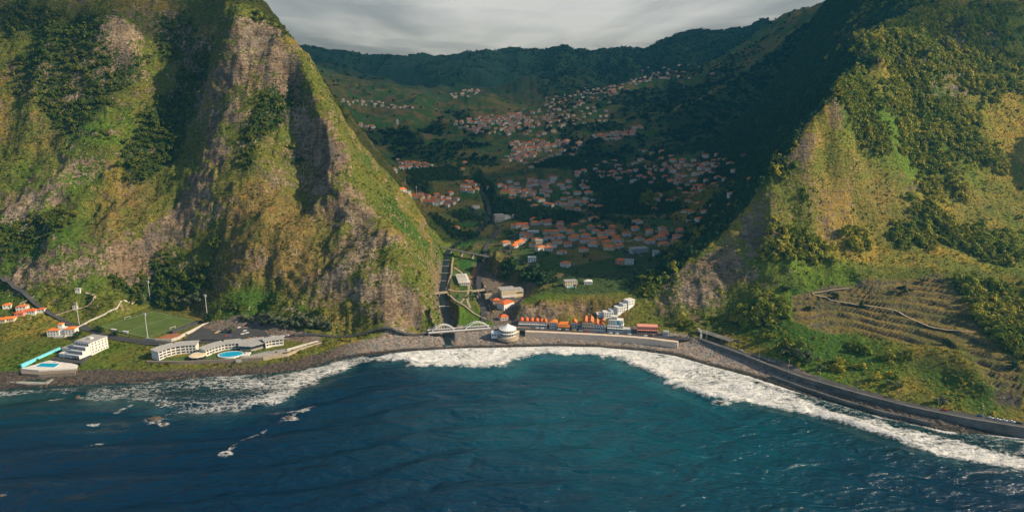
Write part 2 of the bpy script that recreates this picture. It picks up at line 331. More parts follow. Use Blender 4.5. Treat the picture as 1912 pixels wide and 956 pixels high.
def new_mesh(name, verts, faces, mat=None, smooth=False):
    me = bpy.data.meshes.new(name)
    me.from_pydata([tuple(map(float, v)) for v in verts], [], [tuple(map(int, f)) for f in faces])
    if mat is not None:
        for m in (mat if isinstance(mat, (list, tuple)) else [mat]): me.materials.append(m)
    if smooth: me.polygons.foreach_set('use_smooth', [True]*len(me.polygons))
    return me
def big_mesh(name, V, F, mat, smooth=True):        # numpy arrays, quads
    me = bpy.data.meshes.new(name); nv, nf = len(V), len(F); w = F.shape[1]
    me.vertices.add(nv); me.vertices.foreach_set('co', V.astype(np.float32).ravel())
    me.loops.add(nf*w); me.loops.foreach_set('vertex_index', F.astype(np.int32).ravel())
    me.polygons.add(nf); me.polygons.foreach_set('loop_start', np.arange(nf, dtype=np.int32)*w)
    me.polygons.foreach_set('use_smooth', np.full(nf, smooth))
    me.materials.append(mat); me.update(); me.validate(); return me
def add_obj(name, me, parent=None, loc=None, rz=0.0, **props):
    o = bpy.data.objects.new(name, me); COL.objects.link(o)
    if parent is not None: o.parent = parent
    if loc is not None: o.location = loc
    if rz: o.rotation_euler = (0, 0, rz)
    for k, v in props.items(): o[k] = v
    return o
def fattr(me, name, arr):
    a = me.attributes.new(name, 'FLOAT', 'POINT'); a.data.foreach_set('value', np.ascontiguousarray(arr, np.float32).ravel())
def cattr(me, name, arr):
    a = me.attributes.new(name, 'FLOAT_COLOR', 'POINT'); c = np.ones((len(arr), 4), np.float32); c[:,:3] = arr; a.data.foreach_set('color', c.ravel())

# ------------------------------------------------------------------ ground cover: what grows where
def brush(field, L, amp=1.0):                      # patches given as pixel, radius in photo px
    for e in L:
        u, v, r = e[:3]; s = e[3] if len(e) > 3 else 1.0
        p = at(u, v)
        if p is None: continue
        R = r*p[1]/FPX*1.05
        d2 = (GX-p[0])**2+((GY-p[1])*0.8)**2+((GZ-p[2])*0.9)**2
        field += amp*s*np.exp(-d2/(R*R))
def ground_masks():
    X, Y, Z = GX, GY, GZ
    n1 = fbm(X, Y, 70, 4, 201, Z); n2 = fbm(X, Y, 22, 3, 203, Z); n3 = fbm(X, Y, 160, 3, 205, Z); n4 = fbm(X, Y, 9, 2, 207, Z)
    gy, gx = np.gradient(GZ); dxx = (TT[1]-TT[0])*YY[:,None]; hx = gx/dxx; hy = gy/np.gradient(YY)[:,None]-(X/Y)*hx
    sl = np.hypot(hx, hy)
    ridge_y = np.interp(X, [-900,-88,100,150,420,900], [1500,1500,1500,1500,1500,1500])
    left = (X < -60) & (Y < 1500) & (Y > 760) & (X/Y < -0.09)
    rock = -0.55+0.55*sstep(0.9, 1.9, sl)+0.55*n1+0.35*n2+0.2*n4
    rb = np.zeros_like(X)
    brush(rb, [(250,65,38,1.1),(205,45,18),(470,80,42,1.3),(520,120,36,1.2),(430,140,32,1.2),(440,210,26,1.1),(400,230,26,1.2),(410,290,22),(370,340,26,1.1),(355,380,32,1.3),(330,400,25,1.1),(400,400,22),(130,320,45,1.0),(60,370,50,1.0),(20,400,40),
        (60,500,45,1.2),(150,490,45,1.2),(240,480,40,1.1),(30,520,30),(300,450,30,1.1),(350,440,25),(540,330,40,.7),(590,260,30,1.4),(605,330,38,1.5),(640,400,42,1.5),(620,290,26,1.3),(565,230,24,1.0),(590,400,35,.6),(650,470,50,1.1),(700,530,50,1.1),(740,570,40,1.1),(620,520,45,1.0),(560,480,35,.6),(480,490,25,.9),(560,560,40,.7),(690,450,35,1.1),(660,360,28,1.1),(630,290,24,1.1),(700,400,26,.9),(610,230,16,.8),(780,570,30,1.0),(730,450,25,.8),
        (1600,560,0.1),(1290,530,50,1.7),(1240,570,46,1.7),(1330,560,42,1.5),(1340,490,36,1.5),(1400,440,35,1.1),(1380,500,32,1.0),(1300,600,25,.9),(1430,380,36,.8),(1500,270,26,1.0),(1560,215,24,1.0),(1490,320,26,.8),(1420,470,60,.35),(1520,400,55,.6),(1600,330,40,.6),(1690,350,35,.7),(1770,150,32,.9),(1740,170,26,.7),(1850,75,26,1.0),(1600,500,40,.9),(1700,495,40,.9),(1500,520,30,1.0),(1450,530,30,.9),(1780,300,35,.5),(1860,230,30,.4),
        (975,582,18,1.5),(1000,580,20,1.6),(1030,580,20,1.6),(1060,578,20,1.6),(1090,578,20,1.6),(1120,578,20,1.6),(1150,577,20,1.5),(930,500,16,.5),(860,440,14,.6)])
    rock = rock+rb*0.62-0.26*(X > 100)
    rock = rock-0.9*sstep(1250, 1900, Y)
    # woods / shrubs
    wood = 0.25*n1+0.3*n2+0.35*n3-0.15
    wb = np.zeros_like(X)
    brush(wb, [(330,60,40,1.2),(370,120,45,1.3),(350,180,40,1.4),(320,230,40,1.4),(290,280,40,1.4),(270,310,30,1.2),(150,200,50,.8),(230,130,40,.9),(60,150,60,.7),(150,60,60,.8),(40,40,60,.8),(530,180,36,1.4),(500,220,26,1.0),(470,250,28,.9),(550,300,22,.9),(300,500,50,.9),(250,520,40,1.0),(320,560,40,.8),(380,520,35,.8),(440,560,35,.6),(480,40,30,.8),(520,60,20,1),(400,450,26,.6),(520,600,25,.7),(600,590,30,.5),(460,310,25,.7),(640,215,14,1),(20,450,50,.6),(100,420,50,.4),
        (1700,250,45,.8),(1790,240,45,.9),(1860,300,30,.8),(1640,260,25,.7),(1740,300,30,.5),(1600,170,60,1.2),(1680,120,60,1.2),(1640,60,70,1.4),(1760,60,70,1.4),(1850,150,40,.5),(1500,370,20,.5),(1750,430,45,1.0),(1680,440,35,1.0),(1850,460,45,1.1),(1600,450,30,.9),(1880,560,60,1.4),(1870,610,45,1.4),(1900,650,40,1),(1800,540,30,.8),(1450,450,30,.7),(1510,460,34,.8),(1390,600,26,.7),(1440,580,30,.8),(1330,610,25,.6),(1280,610,20,.8),(1480,655,16,.7),(1600,650,16,.5),(1700,670,14,.5),
        (1200,365,45,1.5),(1150,385,40,1.5),(1250,370,36,1.4),(1180,340,36,1.0),(1130,350,30,1.0),(1060,300,40,1.4),(1120,290,34,1.2),(1010,310,26,1.0),(960,390,36,1.5),(1050,405,40,1.4),(1000,400,36,1.4),(870,270,40,1.1),(800,250,40,1.2),(750,255,40,1.4),(800,290,50,1.2),(840,330,40,1.1),(700,255,26,.8),(1210,190,50,1.4),(1130,235,26,1.4),(1280,180,60,1.4),(1350,200,70,1.4),(1420,180,80,1.5),(1480,150,60,1.5),(1400,280,50,1.1),(1450,300,40,1.2),(1330,245,50,1.1),(1390,240,60,1.3),(900,300,40,.9),(780,330,36,1.0),(860,400,36,.9),(830,425,26,.9),(780,345,30,1),(1260,480,26,1.2),(1310,440,26,1.2),(1360,400,26,1.2),(1240,520,24,1.2),(1210,545,20,1.2),(950,500,20,1.0),(1010,520,26,1.4),(985,520,22,1.3),(1040,525,14,1),(930,510,18,.8),(880,440,20,.8),(860,455,18,.6),(1130,330,26,.7),(890,250,26,.9),(850,215,26,1.0)])
    wood = wood+wb*0.85
    damp = sstep(0.30, 0.60, hx)*sstep(0.75, 0.25, hy)*(X > 110)*(Y > 835)*(Y < 2400); wood = wood+0.9*damp; rock = rock-0.8*damp     # the damp side of the right ridge is wooded
    wood = wood+0.35*sstep(3700, 4600, Y)+0.30*((X > 150) & (Y > 1100))+0.04*((X > 150) & (Y < 1250))
    flat = (1-sstep(0.02, 0.10, sl))*(Y < 1000)
    return rock, wood, n1, n2, n3, n4, sl, damp
ROCK, WOOD, N1, N2, N3, N4, SL, DAMP = ground_masks()
def ground_colour():
    X, Y, Z = GX, GY, GZ; L = lambda a, b, t: a+(np.array(b)-a)*t[...,None]
    c = np.zeros((NY, NT, 3)); c[:] = (0.085, 0.105, 0.020)                     # meadow green
    c = L(c, (0.195, 0.158, 0.032), sstep(0.0, 0.55, N1*0.8+N2*0.5+0.05+0.25*(X > 200)))           # dry grass
    c = L(c, (0.052, 0.125, 0.010), sstep(0.05, 0.5, N3*0.9+N2*0.3)*0.8)           # lush
    # the brown shoulder of the left mountain
    br = np.zeros_like(X); brush(br, [(520,420,90),(460,460,60),(560,520,60),(240,380,40),(190,420,30),(470,380,50),(100,260,40,.7),(380,560,40,.6),(640,590,50,.5),(1560,380,60,.8),(1650,360,60,.8),(1800,360,50,.7),(1900,400,50,.7),(1440,420,30,.6),(1600,270,40,.6),(975,582,22,1.4),(1010,580,24,1.4),(1050,578,24,1.4),(1090,578,24,1.4),(1130,576,22,1.3),(1160,580,18,1.2),(930,500,22,.8),(905,505,14,.8),(960,500,20,.6)])
    c = L(c, (0.15, 0.112, 0.042), np.clip(br, 0, 1)*sstep(-0.7, 0.2, N2+0.2)*0.9)
    gr = np.zeros_like(X); brush(gr, [(40,450,60,.9),(120,430,50,.8),(30,540,50),(160,530,40,.6),(450,570,40,1.2),(500,570,30),(560,590,30),(150,230,30),(680,300,20),(740,400,40,.9),(770,440,40,1),(790,490,25,1),(1400,580,40,1),(1500,640,50,1.1),(1560,640,40,1),(1600,660,50,1),(1830,740,60,1.1),(1760,720,40,1),(1440,600,40,1),(1800,660,25,.6)])
    c = L(c, (0.038, 0.092, 0.013), np.clip(gr, 0, 1)*0.9)  # lush grass; green darkened to put shade on the slope below the terraces
    # valley: darker fields, terraces
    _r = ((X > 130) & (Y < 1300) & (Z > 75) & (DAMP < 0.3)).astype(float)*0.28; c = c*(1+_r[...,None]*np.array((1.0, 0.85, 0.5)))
    vm = sstep(835, 900, Y)*(X/Y > -0.08)*(X/Y < 0.24)*1.0; vm = np.maximum(vm, sstep(1300, 1700, Y))
    fld = vnoise(X/48+N1, Y/60, None, 301)*0.6+vnoise(X/24, Y/30, None, 303)*0.4
    vc = np.zeros_like(c); vc[:] = (0.046, 0.090, 0.022); vc = L(vc, (0.125, 0.125, 0.034), sstep(0.05, 0.35, fld)); vc = L(vc, (0.032, 0.105, 0.020), sstep(0.08, 0.35, -fld))
    vc = L(vc, (0.135, 0.105, 0.05), sstep(0.35, 0.6, vnoise(X/30, Y/40, None, 307))*0.7); _tz = Z/4.5+N1*0.6; vc = L(vc, (0.10, 0.085, 0.06), sstep(0.80, 0.93, _tz-np.floor(_tz))*sstep(0.08, 0.2, SL)*0.75)
    c = L(c, 0, np.zeros_like(X))*(1-vm[...,None])+vc*vm[...,None]
    fm = sstep(3600, 4600, Y); c = c*(1-fm[...,None])+np.array((0.012, 0.036, 0.026))*fm[...,None]  # dark far forest tone, tinted teal to stand in for haze
    wd = sstep(0.1, 0.55, WOOD); c = L(c, (0.022, 0.048, 0.014), wd*0.9)
    # terraces on the right: dry vines and bare earth
    t = sstep(-3, 5, sdf(X, Y, TERR_R)+N2*6); tc = np.zeros_like(c); tc[:] = (0.115, 0.105, 0.034); tc = L(tc, (0.085, 0.095, 0.03), sstep(-0.1, 0.5, N2+N1)); _q = Z/3.9; tc = L(tc, (0.17, 0.14, 0.045), sstep(-0.2, 0.6, vnoise(np.floor(_q)*3.3, X/40, None, 311))*0.8); tc = L(tc, (0.075, 0.068, 0.06), sstep(0.45, 0.9, SL)*0.9)
    c = c*(1-t[...,None])+tc*t[...,None]
    t2 = sstep(0, 4, sdf(X, Y, FIELD_N)); c = c*(1-t2[...,None])+np.array((0.042, 0.075, 0.024))*t2[...,None]
    return c
TONE = ground_colour()
_b = np.zeros_like(GX)
PLAZA = [[G(*p, 8.5) for p in ((885,520),(905,505),(935,525),(1000,545),(965,600),(1190,612),(1290,632),(1300,640),(980,620),(925,612),(905,590),(895,560))],
         [G(*p, 9.5) for p in ((345,632),(378,606),(480,602),(600,628),(600,640),(520,632),(420,634))]]
BEACH = sstep(2, -2, SHORE_D-np.interp(GX, [-470,-300,-230,-100,0,60,200,240,300,400,600], [34,14,20,52,48,30,46,42,30,18,18])-N2*4)*(SHORE_D > -400)*(GY < 1000)
PLZ = np.zeros_like(GX)
for p in PLAZA: PLZ = np.maximum(PLZ, sstep(-1, 2, sdf(GX, GY, p)+N2*2))
_rd, _ = seg_dist(GX, GY, RIVER); RIVERBED = sstep(14, 9, _rd+N2*4)
ROCK = np.where((BEACH > 0.3) | (PLZ > 0.3), -1, ROCK)
ROCKC = np.zeros((NY, NT, 3)); ROCKC[:] = (0.165, 0.117, 0.074)
_k = sstep(-0.3, 0.5, fbm(GX, GY, 30, 3, 401, GZ)); ROCKC = ROCKC*(1-_k[...,None])+np.array((0.205, 0.160, 0.114))*_k[...,None]
_k = sstep(0.0, 0.4, fbm(GX*1.6, GY*1.6, 26, 3, 411, GZ*0.5)); ROCKC = ROCKC*(1-_k[...,None]*0.7)+np.array((0.10, 0.085, 0.075))*_k[...,None]*0.7
def stone_mix(c, m, col): return c*(1-m[...,None])+np.array(col)*m[...,None]
TONE = stone_mix(TONE, RIVERBED*(GY < 1100)*0.85, (0.15, 0.13, 0.11))
TONE = stone_mix(TONE, PLZ, (0.13, 0.115, 0.10))
_wet = sstep(9, 3, SHORE_D+N2*3)
_bc = np.zeros((NY, NT, 3)); _bc[:] = (0.205, 0.192, 0.176); _bc = stone_mix(_bc, sstep(0.0, 0.6, N2+N4*0.4)*0.5, (0.15, 0.135, 0.12)); _bc = stone_mix(_bc, sstep(-150, -210, GX)*0.92, (0.050, 0.045, 0.040)); _bc = stone_mix(_bc, sstep(250, 330, GX)*0.7, (0.06, 0.055, 0.05)); _bc = stone_mix(_bc, _wet, (0.035, 0.037, 0.036))
TONE = TONE*(1-BEACH[...,None])+_bc*BEACH[...,None]

# ------------------------------------------------------------------ ground material
def ground_material():
    k = NT_('ground'); p = k.pos()
    tone = k.attr('tone', out='Color'); rockc = k.attr('rockc', out='Color'); rk = k.attr('rock')
    nf = k.noise(0.30, 4, 0.6, p); nm = k.noise(0.075, 4, 0.6, p); nv = k.noise(0.11, 5, 0.62, k.scalev(p, 1, 1, 0.35), 0.6); nb = k.noise(1.1, 3, 0.6, p)
    f = k.math('ADD', rk, k.math('MULTIPLY', k.math('SUBTRACT', nf, 0.5), 2.4)); f = k.math('ADD', f, k.math('MULTIPLY', k.math('SUBTRACT', nm, 0.5), 1.6))
    f = k.map(f, 0.10, 0.34, 0, 1, True)
    tv = k.map(k.math('ADD', k.math('MULTIPLY', nf, 0.6), k.math('MULTIPLY', nb, 0.4)), 0.34, 0.66, 0.42, 1.55)
    x = k.new('ShaderNodeVectorMath', operation='SCALE'); k.L(tone, x.inputs[0]); k.L(tv, x.inputs['Scale'])
    hue = k.mix(k.map(nm, 0.42, 0.62, 0, 0.45), x.outputs[0], k.mix(1.0, x.outputs[0], (1.5, 1.05, 0.75), 'MULTIPLY'))
    ns = k.noise(0.35, 4, 0.6, k.scalev(p, 0.16, 0.16, 1.0), 0.8); rv = k.map(k.math('ADD', k.math('MULTIPLY', nv, 0.35), k.math('ADD', k.math('MULTIPLY', ns, 0.35), k.math('MULTIPLY', nf, 0.3))), 0.38, 0.60, 0.25, 1.6)
    y = k.new('ShaderNodeVectorMath', operation='SCALE'); k.L(rockc, y.inputs[0]); k.L(rv, y.inputs['Scale'])
    col = k.mix(f, hue, y.outputs[0])
    hgt_ = k.math('ADD', k.math('MULTIPLY', nf, 1.6), k.math('ADD', k.math('MULTIPLY', k.math('ADD', nv, ns), 2.2), k.math('MULTIPLY', nb, 0.5)))
    bs = k.bump(hgt_, 1.0, 1.5)
    return k.done(col, 0.95, bs, 0.1)
M_GROUND = ground_material()
def build_terrain():
    V = np.stack([GX, GY, GZ], -1).reshape(-1, 3)
    idx = np.arange(NY*NT).reshape(NY, NT)
    F = np.stack([idx[:-1,:-1], idx[:-1,1:], idx[1:,1:], idx[1:,:-1]], -1)
    fx = (GX[:-1,:-1]+GX[1:,1:])/2; fy = (GY[:-1,:-1]+GY[1:,1:])/2; fd = SHORE_D[:-1,:-1]; fb = BEACH[:-1,:-1]; fz = GZ[:-1,:-1]
    reg = np.full(fx.shape, 2)                                       # valley
    foot_l = inside(fx, fy, [G(-900,560,40),G(-200,545,40),G(0,548,38),G(150,548,36),G(290,553,24),G(390,575,15),G(480,592,15),G(650,612,13),G(800,606,11),A(817,590,772),A(812,540,825),A(815,515,910),A(809,475,1000),A(795,412,1085),(-180,1250,0),(-250,1700,0),(-3000,1700,0)])
    foot_r = inside(fx, fy, [A(1190,600,795),A(1202,552,832),A(1250,515,850),A(1350,438,892),A(1440,340,1150),A(1460,260,1450),A(1400,200,1950),(700,2300,0),(3000,2300,0),(3000,300,0),G(1912,784,11),G(1700,747,11),G(1500,690,10),G(1300,622,10)])
    reg[foot_l] = 0; reg[foot_r] = 1
    reg[(fy > 4200)] = 4
    reg[(fb > 0.5) & (fy < 1000)] = 3
    reg[fd < -60] = 9
    nrm = None
    for r, nm in ((0,'left_mountain'),(1,'right_mountain'),(2,'valley_ground'),(3,'beach'),(4,'far_mountains')):
        f = F[reg == r]
        if r == 3: f = F[(reg == 3)]
        u, inv = np.unique(f.ravel(), return_inverse=True)
        me = big_mesh(nm, V[u], inv.reshape(-1, 4), M_GROUND)
        fattr(me, 'rock', ROCK.reshape(-1)[u]); cattr(me, 'tone', TONE.reshape(-1, 3)[u]); cattr(me, 'rockc', ROCKC.reshape(-1, 3)[u])
        add_obj(nm, me, kind='structure')
build_terrain()

# ------------------------------------------------------------------ sea
FOAM_OUT = [(-500,760),(-160,748),(0,744),(90,738),(170,745),(260,752),(330,772),(420,775),(500,758),(560,738),(600,712),(650,690),(700,678),(755,674),(770,686),(850,684),(900,689),(938,686),(958,670),(1020,660),(1090,661),(1160,672),(1205,692),(1260,718),(1320,742),(1400,752),(1470,764),(1560,784),(1640,808),(1700,832),(1750,850),(1830,866),(1912,882),(2100,910),(2400,950)]
def build_sea():
    nt, y0 = 900, 240.0
    tt = np.linspace(-1.05, 1.05, nt); ys = [y0]
    while ys[-1] < 800: ys.append(ys[-1]+1.5)
    ys = np.array(ys); X = tt[None,:]*ys[:,None]; Y = np.repeat(ys[:,None], nt, 1)
    shore2 = [(x, y) for x, y, _ in SHORE]; out2 = [G(u, v, 0)[:2] for u, v in FOAM_OUT]
    band = shore2+out2[::-1]
    fd = sdf(X, Y, band); ds, _ = seg_dist(X, Y, shore2)
    a = fbm(X, Y, 26, 3, 501); b = fbm(X, Y, 7, 3, 505)
    foam = sstep(-7, 9, fd+a*10+b*6)
    dens = np.interp(X, [-480,-330,-260,-200,-120,-60,0,60,150,300,420], [0.42,0.38,0.55,0.66,0.92,1.0,1.0,1.0,0.92,0.85,0.75])
    foam = foam*dens*(0.86+0.22*a)
    lead = np.exp(-((fd-5)/7.0)**2)*(X > -130); foam = np.maximum(foam, lead*(0.85+0.3*b))
    # gap between two breakers
    gap = sdf(X, Y, [G(*p, 0)[:2] for p in ((1395,712),(1480,742),(1600,782),(1700,808),(1800,832),(1912,850),(1912,822),(1760,805),(1640,778),(1480,732))])
    foam = foam*(1-0.62*sstep(-3, 6, gap+a*8+b*4))
    gap2 = sdf(X, Y, [G(*p, 0)[:2] for p in ((640,672),(700,669),(800,675),(820,680),(760,682),(700,678),(650,690))])
    foam = foam*(1-0.3*sstep(-3, 4, gap2+b*3))
    gap3 = sdf(X, Y, [G(*p, 0)[:2] for p in ((300,730),(420,722),(520,728),(490,742),(400,752),(330,748))]); foam = foam*(1-0.38*sstep(-6, 8, gap3+a*9+b*4))
    # lacy trails behind the rocks
    tr = np.zeros_like(X)
    for L, w in ((((415,848),(450,826),(500,797),(560,770),(585,758)), 3.0), (((268,790),(300,780),(320,768)), 5.0), (((165,797),(182,795)), 3.0), (((160,832),(190,825)), 3.0), (((5,923),(45,905)), 2.0), (((95,745),(120,742)), 2.5), (((215,770),(245,758)), 2.5), (((508,776),(575,768)), 4.0),(((130,744),(205,744)),4.0),(((1275,672),(1330,680)),0.0),(((1120,672),(1170,684)),1.2),(((1180,684),(1140,668)),1.0)):
        if w == 0: continue
        d, _ = seg_dist(X, Y, [G(u, v, 0) for u, v in L]); tr = np.maximum(tr, np.exp(-((d+b*2.2)/w)**2)*0.5*(0.75+0.5*a))
    for u, v, r in ((289,786,10),(305,794,5),(539,782,6),(302,757,5),(145,742,5),(1345,752,7),(420,848,5),(4,926,3)):
        q = G(u, v, 0); d = np.hypot((X-q[0])*0.8, (Y-q[1])*1.25); tr = np.maximum(tr, 0.66*(0.8+0.5*a)*np.exp(-((d-r*0.6+b*2.5)/(r*0.55))**2))
    foam = np.maximum(foam, tr)
    foam = foam*(ds > -1)
    # swell
    ph = ds*2*np.pi/46+fbm(X, Y, 120, 2, 520)*2.2
    amp = np.interp(ds, [0,15,60,200,400], [0.1,0.5,1.0,0.9,0.8])
    z = amp*(np.sin(ph)+0.35*np.sin(2*ph+0.6))*1.25+fbm(X, Y, 17, 3, 530)*0.45+foam*0.5+0.25*foam*b
    z = z+lead*1.9+foam*fbm(X, Y, 5, 2, 555)*0.6
    z = z*sstep(0, 10, ds)
    mur = np.clip(np.exp(-((fd)/22.0)**2)*1.0*(fd < 12), 0, 1)*(0.55+0.45*a)
    d_deep = sstep(20, 230, ds)
    t = np.arctan2(X, Y)
    patch = fbm(X, Y, 150, 3, 540)
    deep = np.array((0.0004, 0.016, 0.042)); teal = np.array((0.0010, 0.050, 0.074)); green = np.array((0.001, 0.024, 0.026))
    k1 = np.clip(0.25*sstep(-0.25, 0.25, patch)+1.0*np.exp(-((X-110)/190)**2-((Y-560)/130)**2), 0, 1); col = deep*(1-k1[...,None])+teal*k1[...,None]  # bright teal mid-bay painted in for the reflection between the mountains
    kg = sstep(90, 20, ds)*sstep(90, 190, np.abs(X-(-20))); col = col*(1-0.85*kg[...,None])+green*0.85*kg[...,None]
    kb = np.exp(-((fd+14)/16.0)**2)*sstep(-140, 40, X)*sstep(230, 120, X); col = col*(1-0.7*kb[...,None])+np.array((0.008, 0.095, 0.115))*0.7*kb[...,None]
    V = np.stack([X, Y, z], -1).reshape(-1, 3); n = len(ys); idx = np.arange(n*nt).reshape(n, nt)
    F = np.stack([idx[:-1,:-1], idx[:-1,1:], idx[1:,1:], idx[1:,:-1]], -1)
    land = (-sdf(X, Y, LAND) < -12)[:-1,:-1]
    F = F[~land]
    k = NT_('sea'); p = k.pos()
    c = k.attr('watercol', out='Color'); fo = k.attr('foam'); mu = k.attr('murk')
    n1 = k.noise(0.16, 5, 0.62, k.scalev(p, 0.38, 1.5, 1), 1.2); n2 = k.noise(0.75, 4, 0.65, p, 0.8); n3 = k.noise(0.05, 3, 0.5, p)
    vo = k.new('ShaderNodeTexVoronoi'); vo.feature = 'DISTANCE_TO_EDGE'; vo.inputs['Scale'].default_value = 0.16; wv = k.new('ShaderNodeVectorMath', operation='ADD'); k.L(p, wv.inputs[0])
    nv = k.new('ShaderNodeTexNoise'); nv.inputs['Scale'].default_value = 0.12; nv.inputs['Detail'].default_value = 4; k.L(p, nv.inputs['Vector']); sv = k.new('ShaderNodeVectorMath', operation='SCALE'); k.L(nv.outputs['Color'], sv.inputs[0]); sv.inputs['Scale'].default_value = 14.0; k.L(sv.outputs[0], wv.inputs[1]); k.L(wv.outputs[0], vo.inputs['Vector'])
    lace = k.map(vo.outputs['Distance'], 0.02, 0.30, 0.5, -0.45)
    e = k.math('ADD', k.math('MULTIPLY', k.math('SUBTRACT', n1, 0.5), 1.5), k.math('MULTIPLY', k.math('SUBTRACT', n2, 0.5), 1.3)); e = k.math('ADD', e, k.math('MULTIPLY', lace, 0.42))
    ff = k.math('ADD', fo, k.math('MULTIPLY', e, k.map(fo, 0.02, 0.35, 0.0, 0.62))); ff = k.map(ff, 0.28, 0.90, 0, 1, True)
    cm = k.mix(k.map(k.math('ADD', mu, k.math('MULTIPLY', e, 0.4)), 0.25, 1.0, 0, 0.6), c, (0.045, 0.105, 0.105))
    fc = k.mix(k.map(k.math('ADD', k.math('MULTIPLY', n2, 0.7), k.math('MULTIPLY', n1, 0.3)), 0.34, 0.58, 0, 1), (0.33, 0.37, 0.38), (0.76, 0.755, 0.73))
    chop = k.noise(0.30, 4, 0.65, k.scalev(p, 0.5, 1.6, 1), 0.6); cs = k.new('ShaderNodeVectorMath', operation='SCALE'); k.L(cm, cs.inputs[0]); k.L(k.map(chop, 0.3, 0.7, 0.82, 1.18), cs.inputs['Scale'])  # chop streaks: wave reflections put into the water colour
    col2 = k.mix(ff, cs.outputs[0], fc)
    w1 = k.noise(0.04, 3, 0.5, k.scalev(p, 0.6, 1.4, 1), 0.5); w2 = k.noise(0.22, 5, 0.62, k.scalev(p, 0.65, 1.3, 1), 0.4)
    hh = k.math('ADD', k.math('MULTIPLY', w1, 11.0), k.math('MULTIPLY', w2, 2.6)); hh = k.math('ADD', hh, k.math('MULTIPLY', k.math('MULTIPLY', n2, ff), 1.6))
    bs = k.bump(hh, 0.85, 1.0)
    k.done(col2, k.map(ff, 0, 1, 0.16, 0.9), bs, 0.22)
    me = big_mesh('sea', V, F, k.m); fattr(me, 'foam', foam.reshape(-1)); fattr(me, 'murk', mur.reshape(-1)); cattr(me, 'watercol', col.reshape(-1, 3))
    add_obj('sea', me, kind='structure')
build_sea()

# ------------------------------------------------------------------ cloud deck
def build_clouds():
    x = np.linspace(-14000, 14000, 141); y = np.linspace(950, 24000, 121); X, Y = np.meshgrid(x, y)  # near part, out of view, extended to shade the valley
    Z = 1010+fbm(X, Y, 2600, 4, 601)*70+ridged(X, Y, 1100, 3, 605)*25
    V = np.stack([X, Y, Z], -1).reshape(-1, 3); idx = np.arange(len(y)*len(x)).reshape(len(y), len(x))
    F = np.stack([idx[:-1,:-1], idx[:-1,1:], idx[1:,1:], idx[1:,:-1]], -1).reshape(-1, 4)
    k = NT_('cloud'); p = k.pos()
    n = k.noise(0.00060, 5, 0.50, k.scalev(p, 1, 0.24, 1), 0.25); n2 = k.noise(0.00030, 3, 0.5, k.scalev(p, 1, 0.4, 1), 0.2)
    f = k.math('ADD', k.math('MULTIPLY', n, 0.65), k.math('MULTIPLY', n2, 0.35))
    col = k.ramp(f, [(0.38, (0.17, 0.169, 0.168)), (0.48, (0.29, 0.283, 0.275)), (0.55, (0.45, 0.435, 0.415)), (0.64, (0.70, 0.675, 0.64))])
    tr = k.new('ShaderNodeBsdfTranslucent'); k.L(col, tr.inputs[0]); df = k.new('ShaderNodeBsdfDiffuse'); k.L(col, df.inputs[0])
    mx = k.new('ShaderNodeMixShader'); mx.inputs[0].default_value = 0.22; k.L(tr.outputs[0], mx.inputs[1]); k.L(df.outputs[0], mx.inputs[2]); tp = k.new('ShaderNodeBsdfTransparent'); m2 = k.new('ShaderNodeMixShader'); k.L(k.map(f, 0.36, 0.62, 0.18, 0.34), m2.inputs[0]); k.L(mx.outputs[0], m2.inputs[1]); k.L(tp.outputs[0], m2.inputs[2]); k.L(m2.outputs[0], k.o.inputs[0])
    me = big_mesh('clouds', V, F, k.m); add_obj('clouds', me, kind='structure')
build_clouds()

# ------------------------------------------------------------------ foliage
def leaf_material(name, a, b):
    k = NT_(name); t = k.attr('tint', 'INSTANCER'); g = k.new('ShaderNodeObjectInfo').outputs['Random']
    n = k.noise(0.9, 2, 0.5, k.obj())
    f = k.math('ADD', k.math('MULTIPLY', t, 0.8), k.math('MULTIPLY', n, 0.25), clamp=True)
    c = k.mix(f, a, b)
    tr = k.new('ShaderNodeBsdfTranslucent'); k.L(k.mix(1.0, c, (0.9, 1.0, 0.5), 'MULTIPLY'), tr.inputs[0])
    k.done(c, 0.75, None, 0.15)
    mx = k.new('ShaderNodeMixShader'); mx.inputs[0].default_value = 0.22; k.L(k.b.outputs[0], mx.inputs[1]); k.L(tr.outputs[0], mx.inputs[2]); k.L(mx.outputs[0], k.o.inputs[0])
    return k.m
def crown_geo(rng, n, lobes, size, squash=0.85, fill=0.75):
    """leaf clumps spread over several overlapping lobes of a crown of radius about 1, its foot at z = 0"""
    V, F = [], []
    L = [(rng.normal(0, 0.42, 3)*np.array((1, 1, 0.7))+np.array((0, 0, 0.75*squash)), rng.uniform(0.36, 0.62)) for _ in range(lobes)]
    for q in range(n):
        c, r = L[rng.integers(len(L))]; d = rng.normal(size=3); d /= np.linalg.norm(d)
        if d[2] < -0.3: d[2] *= -0.6
        p = c+d*r*rng.uniform(fill, 1.05)*np.array((1, 1, squash))
        nrm = d+rng.normal(0, 0.55, 3); nrm /= np.linalg.norm(nrm)
        e1 = np.cross(nrm, rng.normal(size=3)); e1 /= np.linalg.norm(e1)+1e-9; e2 = np.cross(nrm, e1); s = size*rng.uniform(0.6, 1.3)
        i = len(V); V += [p-e1*s-e2*s*0.6, p+e1*s*0.8-e2*s, p+e1*s+e2*s*0.7, p-e1*s*0.7+e2*s]; F.append((i, i+1, i+2, i+3))
    return V, F
